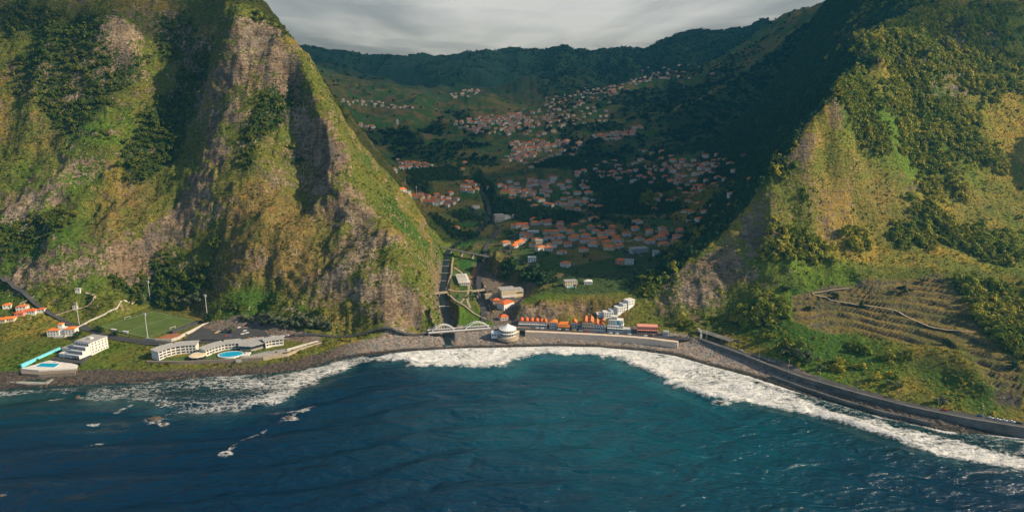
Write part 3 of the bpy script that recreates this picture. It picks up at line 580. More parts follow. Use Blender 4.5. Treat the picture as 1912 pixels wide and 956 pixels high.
def variant_collection(name, mat, kinds):
    c = bpy.data.collections.new(name); rng = np.random.default_rng(abs(hash(name)) % 1000 if False else len(name)*7+3)
    for k, (n, lobes, size, squash, fill) in enumerate(kinds):
        V, F = crown_geo(rng, n, lobes, size, squash, fill)
        o = bpy.data.objects.new(f'{name}_variant_{k}', new_mesh(f'{name}_variant_{k}', V, F, mat)); c.objects.link(o)
    return c
def scatter_tree(coll):
    g = bpy.data.node_groups.new('scatter_'+coll.name, 'GeometryNodeTree')
    g.interface.new_socket('Geometry', in_out='INPUT', socket_type='NodeSocketGeometry'); g.interface.new_socket('Geometry', in_out='OUTPUT', socket_type='NodeSocketGeometry')
    N = g.nodes; gi = N.new('NodeGroupInput'); go = N.new('NodeGroupOutput'); ip = N.new('GeometryNodeInstanceOnPoints'); ci = N.new('GeometryNodeCollectionInfo')
    ci.inputs['Collection'].default_value = coll; ci.inputs['Separate Children'].default_value = True; ci.inputs['Reset Children'].default_value = True
    def at_(nm, ty):
        a = N.new('GeometryNodeInputNamedAttribute'); a.data_type = ty; a.inputs[0].default_value = nm; return a.outputs[0]
    g.links.new(gi.outputs[0], ip.inputs['Points']); g.links.new(ci.outputs[0], ip.inputs['Instance']); ip.inputs['Pick Instance'].default_value = True
    g.links.new(at_('pick', 'INT'), ip.inputs['Instance Index']); g.links.new(at_('rot', 'FLOAT_VECTOR'), ip.inputs['Rotation']); g.links.new(at_('scl', 'FLOAT_VECTOR'), ip.inputs['Scale'])
    g.links.new(ip.outputs[0], go.inputs[0]); return g
def scatter(name, coll, density, rmin, rmax, label, cat, nmax=40000, tint=None, tall=(0.8, 1.25), sink=0.12, seed=1):
    rng = np.random.default_rng(seed)
    dx = (TT[1]-TT[0])*YY[:,None]; dyy = np.gradient(YY)[:,None]
    n = np.clip(density, 0, None)*dx*dyy*np.sqrt(1+np.minimum(SL, 2.5)**2)
    tot = n.sum(); k = min(1.0, nmax/tot); cnt = rng.poisson(n*k); J, I = np.nonzero(cnt); rep = cnt[J, I]; J = np.repeat(J, rep); I = np.repeat(I, rep)
    a = rng.uniform(-0.5, 0.5, len(J)); b = rng.uniform(-0.5, 0.5, len(J))
    j = np.clip(J+a, 0, NY-1.01); i = np.clip(I+b, 0, NT-1.01); j0 = j.astype(int); i0 = i.astype(int); fa = j-j0; fb = i-i0
    def s(M): return (M[j0,i0]*(1-fb)+M[j0,i0+1]*fb)*(1-fa)+(M[j0+1,i0]*(1-fb)+M[j0+1,i0+1]*fb)*fa
    x, y, z = s(GX), s(GY), s(GZ); m = len(x)
    r = rmin+(rmax-rmin)*rng.random(m)**2.2
    h = r*rng.uniform(tall[0], tall[1], m)
    me = bpy.data.meshes.new(name); me.vertices.add(m); me.vertices.foreach_set('co', np.stack([x, y, z-sink*r], -1).astype(np.float32).ravel())
    def va(nm, arr):
        q = me.attributes.new(nm, 'FLOAT_VECTOR', 'POINT'); q.data.foreach_set('vector', arr.astype(np.float32).ravel())
    va('rot', np.stack([rng.normal(0, 0.12, m), rng.normal(0, 0.12, m), rng.uniform(0, 6.28, m)], -1)); va('scl', np.stack([r, r, h], -1))
    q = me.attributes.new('pick', 'INT', 'POINT'); q.data.foreach_set('value', rng.integers(0, len(coll.objects), m).astype(np.int32))
    tv = rng.beta(1.4, 2.2, m) if tint is None else np.clip(s(tint)+rng.normal(0, 0.22, m), 0, 1)
    fattr(me, 'tint', tv)
    o = add_obj(name, me, kind='stuff', label=label, category=cat)
    md = o.modifiers.new('scatter', 'NODES'); md.node_group = scatter_tree(coll)
    print(name, m); return o
LEAF = leaf_material('leaf', (0.036, 0.078, 0.010), (0.20, 0.185, 0.026))
LEAF_VALLEY = leaf_material('leaf_valley', (0.025, 0.064, 0.026), (0.080, 0.125, 0.034))
SHRUB = variant_collection('shrub', LEAF, [(70, 3, 0.20, 0.7, 0.8), (80, 4, 0.19, 0.75, 0.75), (60, 3, 0.22, 0.6, 0.8), (75, 5, 0.18, 0.8, 0.7)])
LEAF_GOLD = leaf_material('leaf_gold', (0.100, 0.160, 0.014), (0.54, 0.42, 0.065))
TREEG = variant_collection('gold_tree', LEAF_GOLD, [(130, 5, 0.17, 1.0, 0.75), (140, 6, 0.16, 1.15, 0.7), (120, 4, 0.18, 0.95, 0.8)])
SHRUBG = variant_collection('gold_shrub', LEAF_GOLD, [(70, 3, 0.20, 0.7, 0.8), (80, 4, 0.19, 0.75, 0.75), (60, 3, 0.22, 0.6, 0.8)])
TREE = variant_collection('tree', LEAF, [(130, 5, 0.17, 1.0, 0.75), (140, 6, 0.16, 1.15, 0.7), (120, 4, 0.18, 0.95, 0.8), (140, 7, 0.15, 1.3, 0.7)])
TREEV = variant_collection('valley_tree', LEAF_VALLEY, [(110, 5, 0.19, 1.0, 0.75), (120, 6, 0.18, 1.2, 0.7), (100, 4, 0.20, 0.9, 0.8)])
TREEF = variant_collection('far_tree', leaf_material('leaf_far', (0.010, 0.032, 0.022), (0.022, 0.050, 0.028)), [(60, 5, 0.26, 1.0, 0.75), (60, 6, 0.25, 1.2, 0.7), (60, 4, 0.27, 0.9, 0.8)])  # far leaves tinted dark teal, with the haze put into their colour
IN_L = (GX/GY < -0.085) & (GY < 1250) & (GY > 640); IN_R = (GX > 120) & (GY < 1450) & ((GX/GY > 0.19) & (SL > 0.25) | (GX/GY > 0.42)); IN_R = IN_R & (DAMP < 0.4); IN_V = ~IN_L & ~IN_R & (GY > 790)
_veg = sstep(0.25, -0.15, ROCK); _clear = (BEACH < 0.2) & (PLZ < 0.2) & (SHORE_D > 12)
_pit = sdf(GX, GY, PITCH_POLY) < -3; _ter = sdf(GX, GY, TERR_R) < -1
def scatter_all():
    wd = sstep(0.12, 0.5, WOOD)*_veg*_clear*_pit
    dry = sstep(-0.2, 0.5, N1*0.8+N2*0.4)
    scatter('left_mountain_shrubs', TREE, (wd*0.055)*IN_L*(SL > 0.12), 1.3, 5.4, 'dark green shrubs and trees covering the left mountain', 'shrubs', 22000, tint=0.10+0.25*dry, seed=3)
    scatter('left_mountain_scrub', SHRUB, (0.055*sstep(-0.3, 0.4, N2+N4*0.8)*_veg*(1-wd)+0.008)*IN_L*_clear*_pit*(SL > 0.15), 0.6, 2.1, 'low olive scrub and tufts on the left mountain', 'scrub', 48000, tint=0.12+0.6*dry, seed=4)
    shade = sstep(0.0, 0.6, N3+N1*0.5)
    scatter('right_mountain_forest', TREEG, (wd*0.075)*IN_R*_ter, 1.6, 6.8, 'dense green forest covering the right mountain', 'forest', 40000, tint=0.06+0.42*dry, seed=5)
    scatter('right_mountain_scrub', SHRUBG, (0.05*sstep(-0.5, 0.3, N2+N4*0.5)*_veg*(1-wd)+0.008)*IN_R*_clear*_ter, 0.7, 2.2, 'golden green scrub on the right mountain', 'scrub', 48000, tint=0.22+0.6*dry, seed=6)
    low = (GX < -150) & (GY < 860) & (GY > 600)
    scatter('coastal_scrub', SHRUB, (0.075*sstep(-0.2, 0.4, N2+N4*0.6)+0.006)*low*_clear*(sdf(GX, GY, PITCH_POLY) < -8), 0.6, 2.0, 'low olive scrub on the left coastal flat', 'scrub', 24000, tint=0.10+0.6*dry, seed=11)
    cliff = IN_V & (GY < 870) & (SL > 0.3)
    scatter('sea_cliff_scrub', SHRUBG, 0.022*cliff*_clear*(GX > -60), 0.5, 1.5, 'dry golden scrub on the sea cliff behind the beach houses', 'scrub', 6000, tint=0.45+0.4*dry, seed=12)
    near = IN_V & (GY < 1900); far = IN_V & (GY >= 1900) & (GY < 6500)
    scatter('valley_woodland', TREEV, wd*0.030*near*(SL > 0.03), 2.4, 5.2, 'dark woodland in the valley', 'woodland', 26000, seed=7, tint=0.25+0.25*dry)
    scatter('valley_bushes', TREEV, (0.007*sstep(0.0, 0.4, N2+N4)+0.001+0.03*((_rd > 6) & (_rd < 13) & (GY > 830)))*near*_clear*(GY > 840), 0.9, 2.8, 'scattered bushes between the valley fields', 'bushes', 16000, seed=8, tint=0.3+0.3*dry)
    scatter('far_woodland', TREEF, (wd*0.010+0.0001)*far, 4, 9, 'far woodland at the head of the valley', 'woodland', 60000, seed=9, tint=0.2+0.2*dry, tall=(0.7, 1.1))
scatter_all()

# ------------------------------------------------------------------ haze
def build_haze():
    x, y0, y1, z0, z1 = 9300, -400, 9400, -40, 880
    V = [(-x,y0,z0),(x,y0,z0),(x,y1,z0),(-x,y1,z0),(-x,y0,z1),(x,y0,z1),(x,y1,z1),(-x,y1,z1)]
    F = [(0,3,2,1),(4,5,6,7),(0,1,5,4),(1,2,6,5),(2,3,7,6),(3,0,4,7)]
    m = bpy.data.materials.new('haze'); m.use_nodes = True; t = m.node_tree; t.nodes.clear()
    o = t.nodes.new('ShaderNodeOutputMaterial'); v = t.nodes.new('ShaderNodeVolumePrincipled'); v.inputs['Color'].default_value = (0.07, 0.44, 0.78, 1); v.inputs['Density'].default_value = 5.5e-5; v.inputs['Anisotropy'].default_value = 0.2
    t.links.new(v.outputs[0], o.inputs['Volume'])
    add_obj('haze', new_mesh('haze', V, F, m), kind='stuff', label='thin blue haze filling the valley air', category='haze')
build_haze()

# ------------------------------------------------------------------ building kit
def mat(name, c, rough=0.75, var=0.22, scale=0.35, spec=0.25):
    if name not in MATS: MATS[name] = paint(name, c, rough, var, scale, spec)
    return MATS[name]
WHITE = mat('white_render', (0.62, 0.60, 0.56)); CREAM = mat('cream_render', (0.62, 0.52, 0.36)); GREYW = mat('grey_render', (0.40, 0.40, 0.39)); YELLOW = mat('yellow_render', (0.62, 0.44, 0.16)); PINK = mat('pink_render', (0.62, 0.27, 0.20)); PALEB = mat('pale_blue_render', (0.50, 0.58, 0.64))
ORANGE = mat('orange_tiles', (0.68, 0.19, 0.04), 0.85, 0.4, 1.3); RED = mat('red_tiles', (0.55, 0.13, 0.04), 0.85, 0.4, 1.3); RUST = mat('rust_tiles', (0.48, 0.17, 0.06), 0.85, 0.45, 1.3); FLATR = mat('flat_roof', (0.33, 0.33, 0.32), 0.9, 0.3, 0.3)
GLASS = mat('window_glass', (0.025, 0.032, 0.04), 0.12, 0.2, 0.5, 0.6); DARK = mat('dark_opening', (0.03, 0.03, 0.032), 0.6); TURQ = mat('turquoise_paint', (0.03, 0.34, 0.38)); CYAN = mat('cyan_paint', (0.16, 0.55, 0.66)); CONC = mat('concrete', (0.30, 0.285, 0.26), 0.9, 0.35, 0.25); STONEW = mat('stone_wall', (0.22, 0.185, 0.145), 0.95, 0.5, 0.8); PROM = mat('promenade_wall', (0.60, 0.48, 0.37), 0.9, 0.25, 0.3)
PALEWALL = mat('pale_boundary_wall', (0.46, 0.43, 0.39), 0.85, 0.35, 0.3)
ASPH = mat('asphalt', (0.055, 0.056, 0.06), 0.92, 0.35, 0.12); PATHM = mat('pale_path', (0.36, 0.295, 0.215), 0.95, 0.3, 0.3); SOIL = mat('red_soil', (0.30, 0.12, 0.06), 0.95, 0.35, 0.25); TURF = mat('turf', (0.075, 0.115, 0.022), 0.95, 0.35, 0.07); LAWN = mat('lawn', (0.075, 0.115, 0.03), 0.95, 0.4, 0.15)
METAL = mat('galvanised_metal', (0.42, 0.42, 0.41), 0.5, 0.15, 0.4); WPAINT = mat('white_paint', (0.68, 0.68, 0.66), 0.55, 0.1); REDP = mat('red_canvas', (0.55, 0.05, 0.04)); BARK = mat('bark', (0.09, 0.065, 0.045), 0.95, 0.4, 1.0); BLACK = mat('rubber', (0.02, 0.02, 0.02), 0.8)
POOLW = mat('pool_water', (0.01, 0.33, 0.52), 0.08, 0.15, 0.4, 0.5); SEAPOOL = mat('sea_pool_water', (0.008, 0.045, 0.038), 0.08, 0.25, 0.2, 0.5); RIVERW = mat('river_water', (0.010, 0.022, 0.026), 0.4, 0.5, 0.25, 0.08)
class MB:
    def __init__(s): s.V, s.F = [], []
    def add(s, V, F): i = len(s.V); s.V += V; s.F += [tuple(a+i for a in f) for f in F]; return s
    def box(s, x0, y0, z0, x1, y1, z1):
        return s.add([(x0,y0,z0),(x1,y0,z0),(x1,y1,z0),(x0,y1,z0),(x0,y0,z1),(x1,y0,z1),(x1,y1,z1),(x0,y1,z1)], [(0,3,2,1),(4,5,6,7),(0,1,5,4),(1,2,6,5),(2,3,7,6),(3,0,4,7)])
    def prism(s, poly, z0, z1):
        n = len(poly); a = sum(poly[i][0]*poly[(i+1)%n][1]-poly[(i+1)%n][0]*poly[i][1] for i in range(n))
        if a < 0: poly = poly[::-1]
        zz = [(p[2] if len(p) > 2 and z1 is None else z1) for p in poly]
        V = [(p[0], p[1], z0) for p in poly]+[(p[0], p[1], z) for p, z in zip(poly, zz)]
        return s.add(V, [tuple(range(n-1, -1, -1)), tuple(range(n, 2*n))]+[(i, (i+1)%n, n+(i+1)%n, n+i) for i in range(n)])
    def gable(s, x0, y0, x1, y1, z, h, along='x', o=0.4):
        x0, y0, x1, y1 = x0-o, y0-o, x1+o, y1+o; t = 0.18
        if along == 'x': ym = (y0+y1)/2; V = [(x0,y0,z),(x1,y0,z),(x1,y1,z),(x0,y1,z),(x0,y0,z+t),(x1,y0,z+t),(x1,y1,z+t),(x0,y1,z+t),(x0,ym,z+h),(x1,ym,z+h)]; F = [(0,3,2,1),(0,1,5,4),(2,3,7,6),(4,5,9,8),(6,7,8,9),(1,2,6,9,5),(3,0,4,8,7)]
        else: xm = (x0+x1)/2; V = [(x0,y0,z),(x1,y0,z),(x1,y1,z),(x0,y1,z),(x0,y0,z+t),(x1,y0,z+t),(x1,y1,z+t),(x0,y1,z+t),(xm,y0,z+h),(xm,y1,z+h)]; F = [(0,3,2,1),(1,2,6,5),(3,0,4,7),(5,6,9,8),(7,4,8,9),(0,1,5,8,4),(2,3,7,9,6)]
        return s.add(V, F)
    def hip(s, x0, y0, x1, y1, z, h, o=0.45):
        x0, y0, x1, y1 = x0-o, y0-o, x1+o, y1+o; t = 0.18; w, d = x1-x0, y1-y0
        if w >= d: r = [(x0+d/2*0.9,(y0+y1)/2,z+h),(x1-d/2*0.9,(y0+y1)/2,z+h)]; F2 = [(4,5,9,8),(6,7,8,9),(5,6,9),(7,4,8)]
        else: r = [((x0+x1)/2,y0+w/2*0.9,z+h),((x0+x1)/2,y1-w/2*0.9,z+h)]; F2 = [(5,6,9,8),(7,4,8,9),(4,5,8),(6,7,9)]
        V = [(x0,y0,z),(x1,y0,z),(x1,y1,z),(x0,y1,z),(x0,y0,z+t),(x1,y0,z+t),(x1,y1,z+t),(x0,y1,z+t)]+r
        return s.add(V, [(0,3,2,1),(0,1,5,4),(1,2,6,5),(2,3,7,6),(3,0,4,7)]+F2)
    def tube(s, pts, r, n=6, r2=None):
        P = [Vector(p) for p in pts]; m = len(P); V = []
        for i, p in enumerate(P):
            d = (P[min(i+1, m-1)]-P[max(i-1, 0)]).normalized(); u = d.cross(Vector((0, 0, 1)))
            if u.length < 1e-3: u = Vector((1, 0, 0))
            u.normalize(); w = d.cross(u); rr = r if r2 is None else r+(r2-r)*i/max(m-1, 1)
            V += [tuple(p+u*math.cos(a)*rr+w*math.sin(a)*rr) for a in [2*math.pi*k/n for k in range(n)]]
        F = [(i*n+k, i*n+(k+1)%n, (i+1)*n+(k+1)%n, (i+1)*n+k) for i in range(m-1) for k in range(n)]+[tuple(range(n))[::-1], tuple((m-1)*n+k for k in range(n))]
        return s.add(V, F)
    def lathe(s, prof, n=24, cx=0, cy=0):
        m = len(prof); V = [(cx+r*math.cos(2*math.pi*k/n), cy+r*math.sin(2*math.pi*k/n), z) for r, z in prof for k in range(n)]
        F = [(i*n+k, i*n+(k+1)%n, (i+1)*n+(k+1)%n, (i+1)*n+k) for i in range(m-1) for k in range(n)]+[tuple(range(n))[::-1], tuple((m-1)*n+k for k in range(n))]
        return s.add(V, F)
    def mesh(s, name, m, smooth=False): return new_mesh(name, s.V, s.F, m, smooth)
    def build(s, name, m, parent=None, smooth=False, **kw): return add_obj(name, s.mesh(name, m, smooth), parent, **kw)
def thing(name, label, cat, loc=(0, 0, 0), rz=0.0, group=None):
    o = bpy.data.objects.new(name, None); COL.objects.link(o); o.location = loc; o.rotation_euler = (0, 0, rz); o.empty_display_size = 1
    o['label'] = label; o['category'] = cat
    if group: o['group'] = group
    return o
def copy_tree(o, parent=None):
    c = o.copy(); COL.objects.link(c); c.parent = parent
    for ch in o.children: copy_tree(ch, c)
    return c
_mesh_cache = {}
def shared(key, fn):
    if key not in _mesh_cache: _mesh_cache[key] = fn()
    return _mesh_cache[key]
def window_mesh(w, h, m=None):
    def f():
        b = MB(); b.box(-w/2, -0.05, 0, w/2, 0.04, h); return b.mesh('window', m or GLASS)
    return shared(('win', w, h, (m or GLASS).name), f)
def put_windows(parent, n, x0, x1, y, z, w=1.1, h=1.3, side=0, m=None, name='window'):
    """a row of n windows on the wall y = const (side 0) or on x = const (side 1)"""
    for k in range(n):
        t = x0+(x1-x0)*(k+0.5)/n
        o = add_obj(name, window_mesh(w, h, m), parent, loc=(t, y, z) if side == 0 else (y, t, z))
        if side: o.rotation_euler = (0, 0, math.pi/2)
WALLS = {'white': WHITE, 'cream': CREAM, 'grey': GREYW, 'yellow': YELLOW, 'pink': PINK}; ROOFS = {'orange': ORANGE, 'red': RED, 'rust brown': RUST, 'grey flat': FLATR}
def house(x, y, z, w, d, st, wall, roof, style, rz, label, group=None, detail=2, name='house'):
    t = thing(name, label, 'house', (x, y, z), rz, group); h = st*2.9
    def wm():
        b = MB(); b.box(-w/2, -d/2, -3.5, w/2, d/2, h)
        if style == 'ell': b.box(-w/2+w*0.1, -d/2-d*0.32, -3.5, -w/2+w*0.48, -d/2+0.01, h*0.96)
        return b.mesh('wall', WALLS[wall])
    def rm():
        b = MB()
        if style == 'flat': b.box(-w/2-0.25, -d/2-0.25, h+0.004, w/2+0.25, d/2+0.25, h+0.35)
        elif style == 'gable': b.gable(-w/2, -d/2, w/2, d/2, h+0.004, min(w, d)*0.27)
        else:
            b.hip(-w/2, -d/2, w/2, d/2, h+0.004, min(w, d)*0.25)
            if style == 'ell': b.hip(-w/2+w*0.1, -d/2-d*0.32, -w/2+w*0.48, -d/2+d*0.3, h*0.96+0.03, w*0.10)
        return b.mesh('roof', ROOFS[roof])
    add_obj('wall', shared(('w', w, d, st, wall, style), wm), t); r = add_obj('roof', shared(('r', w, d, st, roof, style), rm), t)
    if detail >= 1 and style != 'flat' and (int(abs(x)*3) % 3 != 0):
        add_obj('chimney', shared('chim', lambda: MB().box(-0.35, -0.35, 0, 0.35, 0.35, 1.6).mesh('chimney', WHITE)), r, loc=(w*0.22, d*0.12, h+min(w, d)*0.12))
    if detail >= 2:
        yf = -d/2-0.02
        for s in range(st):
            n = 3 if w > 9 else 2
            if style == 'ell': put_windows(t, 2, 0.02*w, w/2, yf, s*2.9+0.9, 1.2, 1.35); put_windows(t, 1, -w/2+w*0.1, -w/2+w*0.48, -d/2-d*0.32-0.02, s*2.9+0.9, 1.2, 1.35)
            else: put_windows(t, n, -w/2, w/2, yf, s*2.9+0.9, 1.2, 1.35)
            put_windows(t, 2 if d > 7 else 1, -d/2, d/2, w/2+0.02, s*2.9+0.9, 1.1, 1.3, 1)
        add_obj('door', shared('door', lambda: MB().box(-0.5, -0.06, 0, 0.5, 0.04, 2.1).mesh('door', mat('door_brown', (0.12, 0.06, 0.03)))), t, loc=(w*0.33 if w <= 9 else w*0.17, yf-0.005, 0.0))
    return t

# ------------------------------------------------------------------ houses of the valley
NEAR = dict(
 riverside=('the riverside hamlet', [(944,361,3),(957,365,2),(942,352,1),(965,345,1),(967,354,1),(980,362,1),(951,341,1),(999,339,1),(1014,341,2),(989,343,1),(1030,341,1),(1047,347,2),(1052,354,1),(1062,341,1),(1019,352,1),(1021,368,1),(989,376,0),(1019,384,1),(1028,386,1),(1042,382,1),(1056,387,2),(1062,392,1),(1078,394,1),(1064,370,0),(1074,375,0),(1099,362,2),(1093,374,1),(1106,377,1),(1094,382,1),(1104,388,1),(1086,384,0)]),
 upper=('the hamlet above the knoll', [(1078,329,1),(1090,321,1),(1111,318,1),(1118,324,1),(1143,323,2),(1150,327,1),(1175,322,1),(1175,330,0),(1187,345,0),(1205,334,1),(1217,329,1),(1222,333,1),(1212,325,1),(1243,331,2),(1251,343,1),(1265,329,1),(1266,337,1),(1242,309,1),(1247,315,2),(1267,315,1),(1281,310,1),(1274,304,1),(1258,303,1),(1288,318,0),(1295,301,1),(1309,308,0),(1322,304,0),(1333,303,1),(1196,281,0),(1204,284,1),(1218,286,2),(1235,284,1),(1253,292,0),(1235,299,1)]),
 east=('the scattered eastern slope', [(1281,349,1),(1303,350,2),(1313,349,1),(1295,357,1),(1291,372,1),(1317,367,0),(1307,383,2),(1318,376,0),(1292,399,1),(1306,410,2),(1375,363,0),(1367,380,0),(1390,292,1),(1405,334,2),(1416,337,1),(1288,413,0)]),
 town=('the main town', [(974,423,3),(962,425,2),(996,413,1),(1000,420,2),(1014,418,1),(1025,416,1),(1046,420,1),(1045,426,1),(1073,421,0),(1088,415,0),(1103,428,1),(1122,425,0),(1143,428,1),(1087,433,0),(1113,436,1),(1021,437,1),(1035,437,2),(1049,433,2),(1064,436,1),(1045,445,2),(1071,448,2),(1094,444,2),(1091,453,1),(1060,460,1),(1108,460,2),(1107,452,1),(1124,450,2),(1133,457,2),(1124,441,1),(1142,443,1),(1151,445,0),(1170,441,1),(1186,430,1),(1212,436,1),(1208,453,0),(1216,454,1),(1240,438,2),(1234,447,2),(1226,447,0),(1270,434,2),(1265,446,2),(1262,453,1),(1240,460,2),(1156,463,1),(1138,467,2),(1089,470,1),(1024,469,1),(944,457,2),(960,463,1),(966,459,1),(972,455,1),(978,451,1),(983,448,1),(1159,491,1),(1173,491,2),(1056,497,1)]),
 west=('the hamlet under the masts', [(734,314,1),(756,316,1),(748,307,1),(760,305,2),(771,306,2),(780,308,2),(792,308,1),(803,311,2),(741,298,0),(729,346,1),(751,357,1),(760,360,1),(772,365,1),(774,371,1),(782,371,1),(797,368,2),(802,379,2),(809,373,1),(825,370,1),(829,378,2),(838,379,1),(841,363,1),(852,374,1),(834,386,1),(820,381,1),(815,366,1),(845,381,1)]),
 bend=('the river bend hamlet', [(871,342,1),(879,343,1),(864,349,1),(873,350,2),(891,348,1),(879,359,2),(889,353,1),(913,348,1),(888,388,2),(851,428,1),(868,304,0),(864,316,0),(940,301,0),(866,357,1),(884,347,1)]))
def ordinal(n):
    W = ['','leftmost','second','third','fourth','fifth','sixth','seventh','eighth','ninth','tenth','eleventh','twelfth']
    if n < len(W): return W[n]
    s = 'th' if 10 <= n % 100 <= 20 else {1:'st',2:'nd',3:'rd'}.get(n % 10, 'th'); return f'{n}{s}'
def place_houses():
    rng = random.Random(5)
    for key, (where, L) in NEAR.items():
        L = sorted(L); 
        for i, (u, v, s) in enumerate(L):
            p = at(u, v)
            if p is None or p[1] < (850 if key == 'town' else 1080): continue
            dims = [(10, 8.5, 1), (12.5, 10, 2), (16, 11, 2), (25, 11, 2)][s]
            if s == 0 and rng.random() < 0.5: dims = (12, 9, 1)
            roof = rng.choices(['orange', 'red', 'rust brown', 'grey flat'], [6, 3, 2, 1.3 if s != 3 else 0])[0]; wall = rng.choices(['white', 'cream', 'grey', 'yellow', 'pink'], [9, 2.4, 0.8, 0.7, 0.5])[0]
            style = 'flat' if roof == 'grey flat' else rng.choices(['hip', 'gable', 'ell'], [5, 2, 2 if dims[2] > 1 and s < 3 else 0])[0]
            z = min(hgt(p[0]+a, p[1]+b) for a in (-dims[0]/2, 0, dims[0]/2) for b in (-dims[1]/2, 0, dims[1]/2))*0.5+p[2]*0.5
            rz = rng.uniform(-0.75, 0.75) if s != 3 else rng.uniform(-0.2, 0.2)
            size = ['small ', '', 'large ', 'long '][s]; rf = 'flat grey roof' if style == 'flat' else f'{roof} {"gabled" if style == "gable" else "hipped"} roof'
            o = ordinal(i+1); lab = f'{size}{wall} house, {rf}, {o}{" from left" if i else ""} in {where}'
            house(p[0], p[1], z, *dims, wall, roof, style, rz, lab, f'houses of {where}', 2 if p[1] < 1450 else 1)
    # two more villages, houses drawn at random within their outline
    V2 = [('the long church village', [(845,229),(880,222),(930,218),(965,212),(985,218),(990,236),(960,250),(930,252),(880,245),(855,239)], 44),
          ('the high crest village', [(1005,188),(1060,175),(1100,169),(1150,160),(1175,160),(1150,178),(1100,186),(1085,200),(1020,194)], 34),
          ('the lower ridge hamlet', [(950,268),(1010,262),(1068,268),(1030,278),(1000,285),(985,300),(945,302),(940,292),(965,280)], 26),
          ('the far eastern spur hamlet', [(1100,256),(1140,250),(1165,243),(1195,234),(1200,241),(1170,258),(1140,262)], 16)]
    far = MB(); farr = MB()
    taken = [(o.location.x, o.location.y) for o in COL.objects if o.get('category') == 'house']
    def spots(poly, n, gap):
        out = []; us = [p[0] for p in poly]; vs = [p[1] for p in poly]; k = 0
        while len(out) < n and k < 6000:
            k += 1; u, v = rng.uniform(min(us), max(us)), rng.uniform(min(vs), max(vs))
            if not bool(inside(np.array(u), np.array(v), poly)): continue
            p = at(u, v)
            if p is None or p[1] < (1400 if u < 830 else 1000) or (v < 240 and p[1] < 1900): continue
            if all(math.hypot(p[0]-q[2][0], (p[1]-q[2][1])) > gap for q in out) and all(math.hypot(p[0]-a, p[1]-b) > 15 for a, b in taken): out.append((u, v, p))
        return sorted(out)
    for where, poly, n in V2:
        S_ = spots(poly, n, 17); taken += [(p[0], p[1]) for _, _, p in S_]
        for i, (u, v, p) in enumerate(S_):
            dims = rng.choice([(13, 11, 2), (16, 12, 2), (12, 10, 1), (19, 11, 2)]); wall = rng.choices(['white', 'cream', 'grey'], [8, 2, 1])[0]; roof = rng.choices(['rust brown', 'red', 'orange', 'grey flat'], [4, 3, 2.5, 2.2])[0]; style = 'flat' if roof == 'grey flat' else rng.choice(['hip', 'gable'])
            rf = 'flat grey roof' if style == 'flat' else f'{roof} {"gabled" if style == "gable" else "hipped"} roof'; o = ordinal(i+1)
            house(p[0], p[1], p[2]-0.4, *dims, wall, roof, style, rng.uniform(-0.6, 0.6), f'{wall} house, {rf}, {o}{" from left" if i else ""} in {where}', f'houses of {where}', 0)
    for poly, n in (([(850,226),(960,205),(1090,165),(1170,155),(1180,175),(1130,215),(1060,245),(990,262),(930,258),(860,244)], 70), ([(940,300),(985,268),(1080,262),(1100,285),(1040,296),(990,318)], 22), ([(930,345),(1000,330),(1100,340),(1120,390),(1000,398),(935,372)], 18), ([(1160,300),(1340,285),(1420,330),(1330,420),(1290,420),(1270,350)], 26), ([(940,350),(1100,300),(1340,290),(1330,400),(1290,410),(1100,330),(1090,400),(960,385)], 34), ([(930,430),(1000,405),(1150,412),(1290,425),(1280,470),(1100,480),(1010,475)], 14), (V2[0][1], 30), (V2[1][1], 24), (V2[2][1], 26), (V2[3][1], 12), ([(1090,375),(1110,360),(1065,345),(945,340),(940,362),(985,372),(1030,388),(1080,394)], 10), ([(1080,330),(1150,318),(1240,303),(1330,300),(1340,310),(1270,340),(1200,336)], 14), ([(960,432),(1020,415),(1100,424),(1180,432),(1270,435),(1250,460),(1130,462),(1040,452)], 5), ([(735,315),(760,303),(805,309),(800,314),(760,318)], 10), ([(750,358),(790,366),(850,372),(845,386),(800,382)], 14), ([(1165,156),(1200,141),(1230,134),(1258,139),(1240,148),(1190,160)], 26), ([(838,178),(860,170),(890,166),(905,172),(870,182),(845,184)], 20), ([(612,190),(640,185),(700,190),(760,196),(772,203),(720,203),(650,196)], 26),
                    ([(990,205),(1060,200),(1135,195),(1140,225),(1080,240),(1000,240)], 26), ([(1180,130),(1240,122),(1330,118),(1335,150),(1250,150)], 14), ([(640,225),(690,235),(700,240),(650,234)], 6)):
        S_ = spots(poly, n, 17); taken += [(p[0], p[1]) for _, _, p in S_]
        for u, v, p in S_:
            w, d, h = rng.choice([(14, 11, 5), (17, 12, 6), (13, 10, 4)]); a = rng.uniform(-0.6, 0.6); c, s = math.cos(a), math.sin(a)
            for dst, fn in ((far, 0), (farr, 1)):
                t = MB(); t.box(-w/2, -d/2, -3, w/2, d/2, h) if fn == 0 else t.hip(-w/2, -d/2, w/2, d/2, h+0.01, 2.4)
                dst.add([(p[0]+x*c-y*s, p[1]+x*s+y*c, p[2]+z) for x, y, z in t.V], t.F)
    t = thing('far_houses', 'tiny pale houses scattered over the far slopes', 'houses'); t['kind'] = 'stuff'
    far.build('wall', WHITE, t, kind='stuff'); farr.build('roof', RUST, t, kind='stuff')
place_houses()

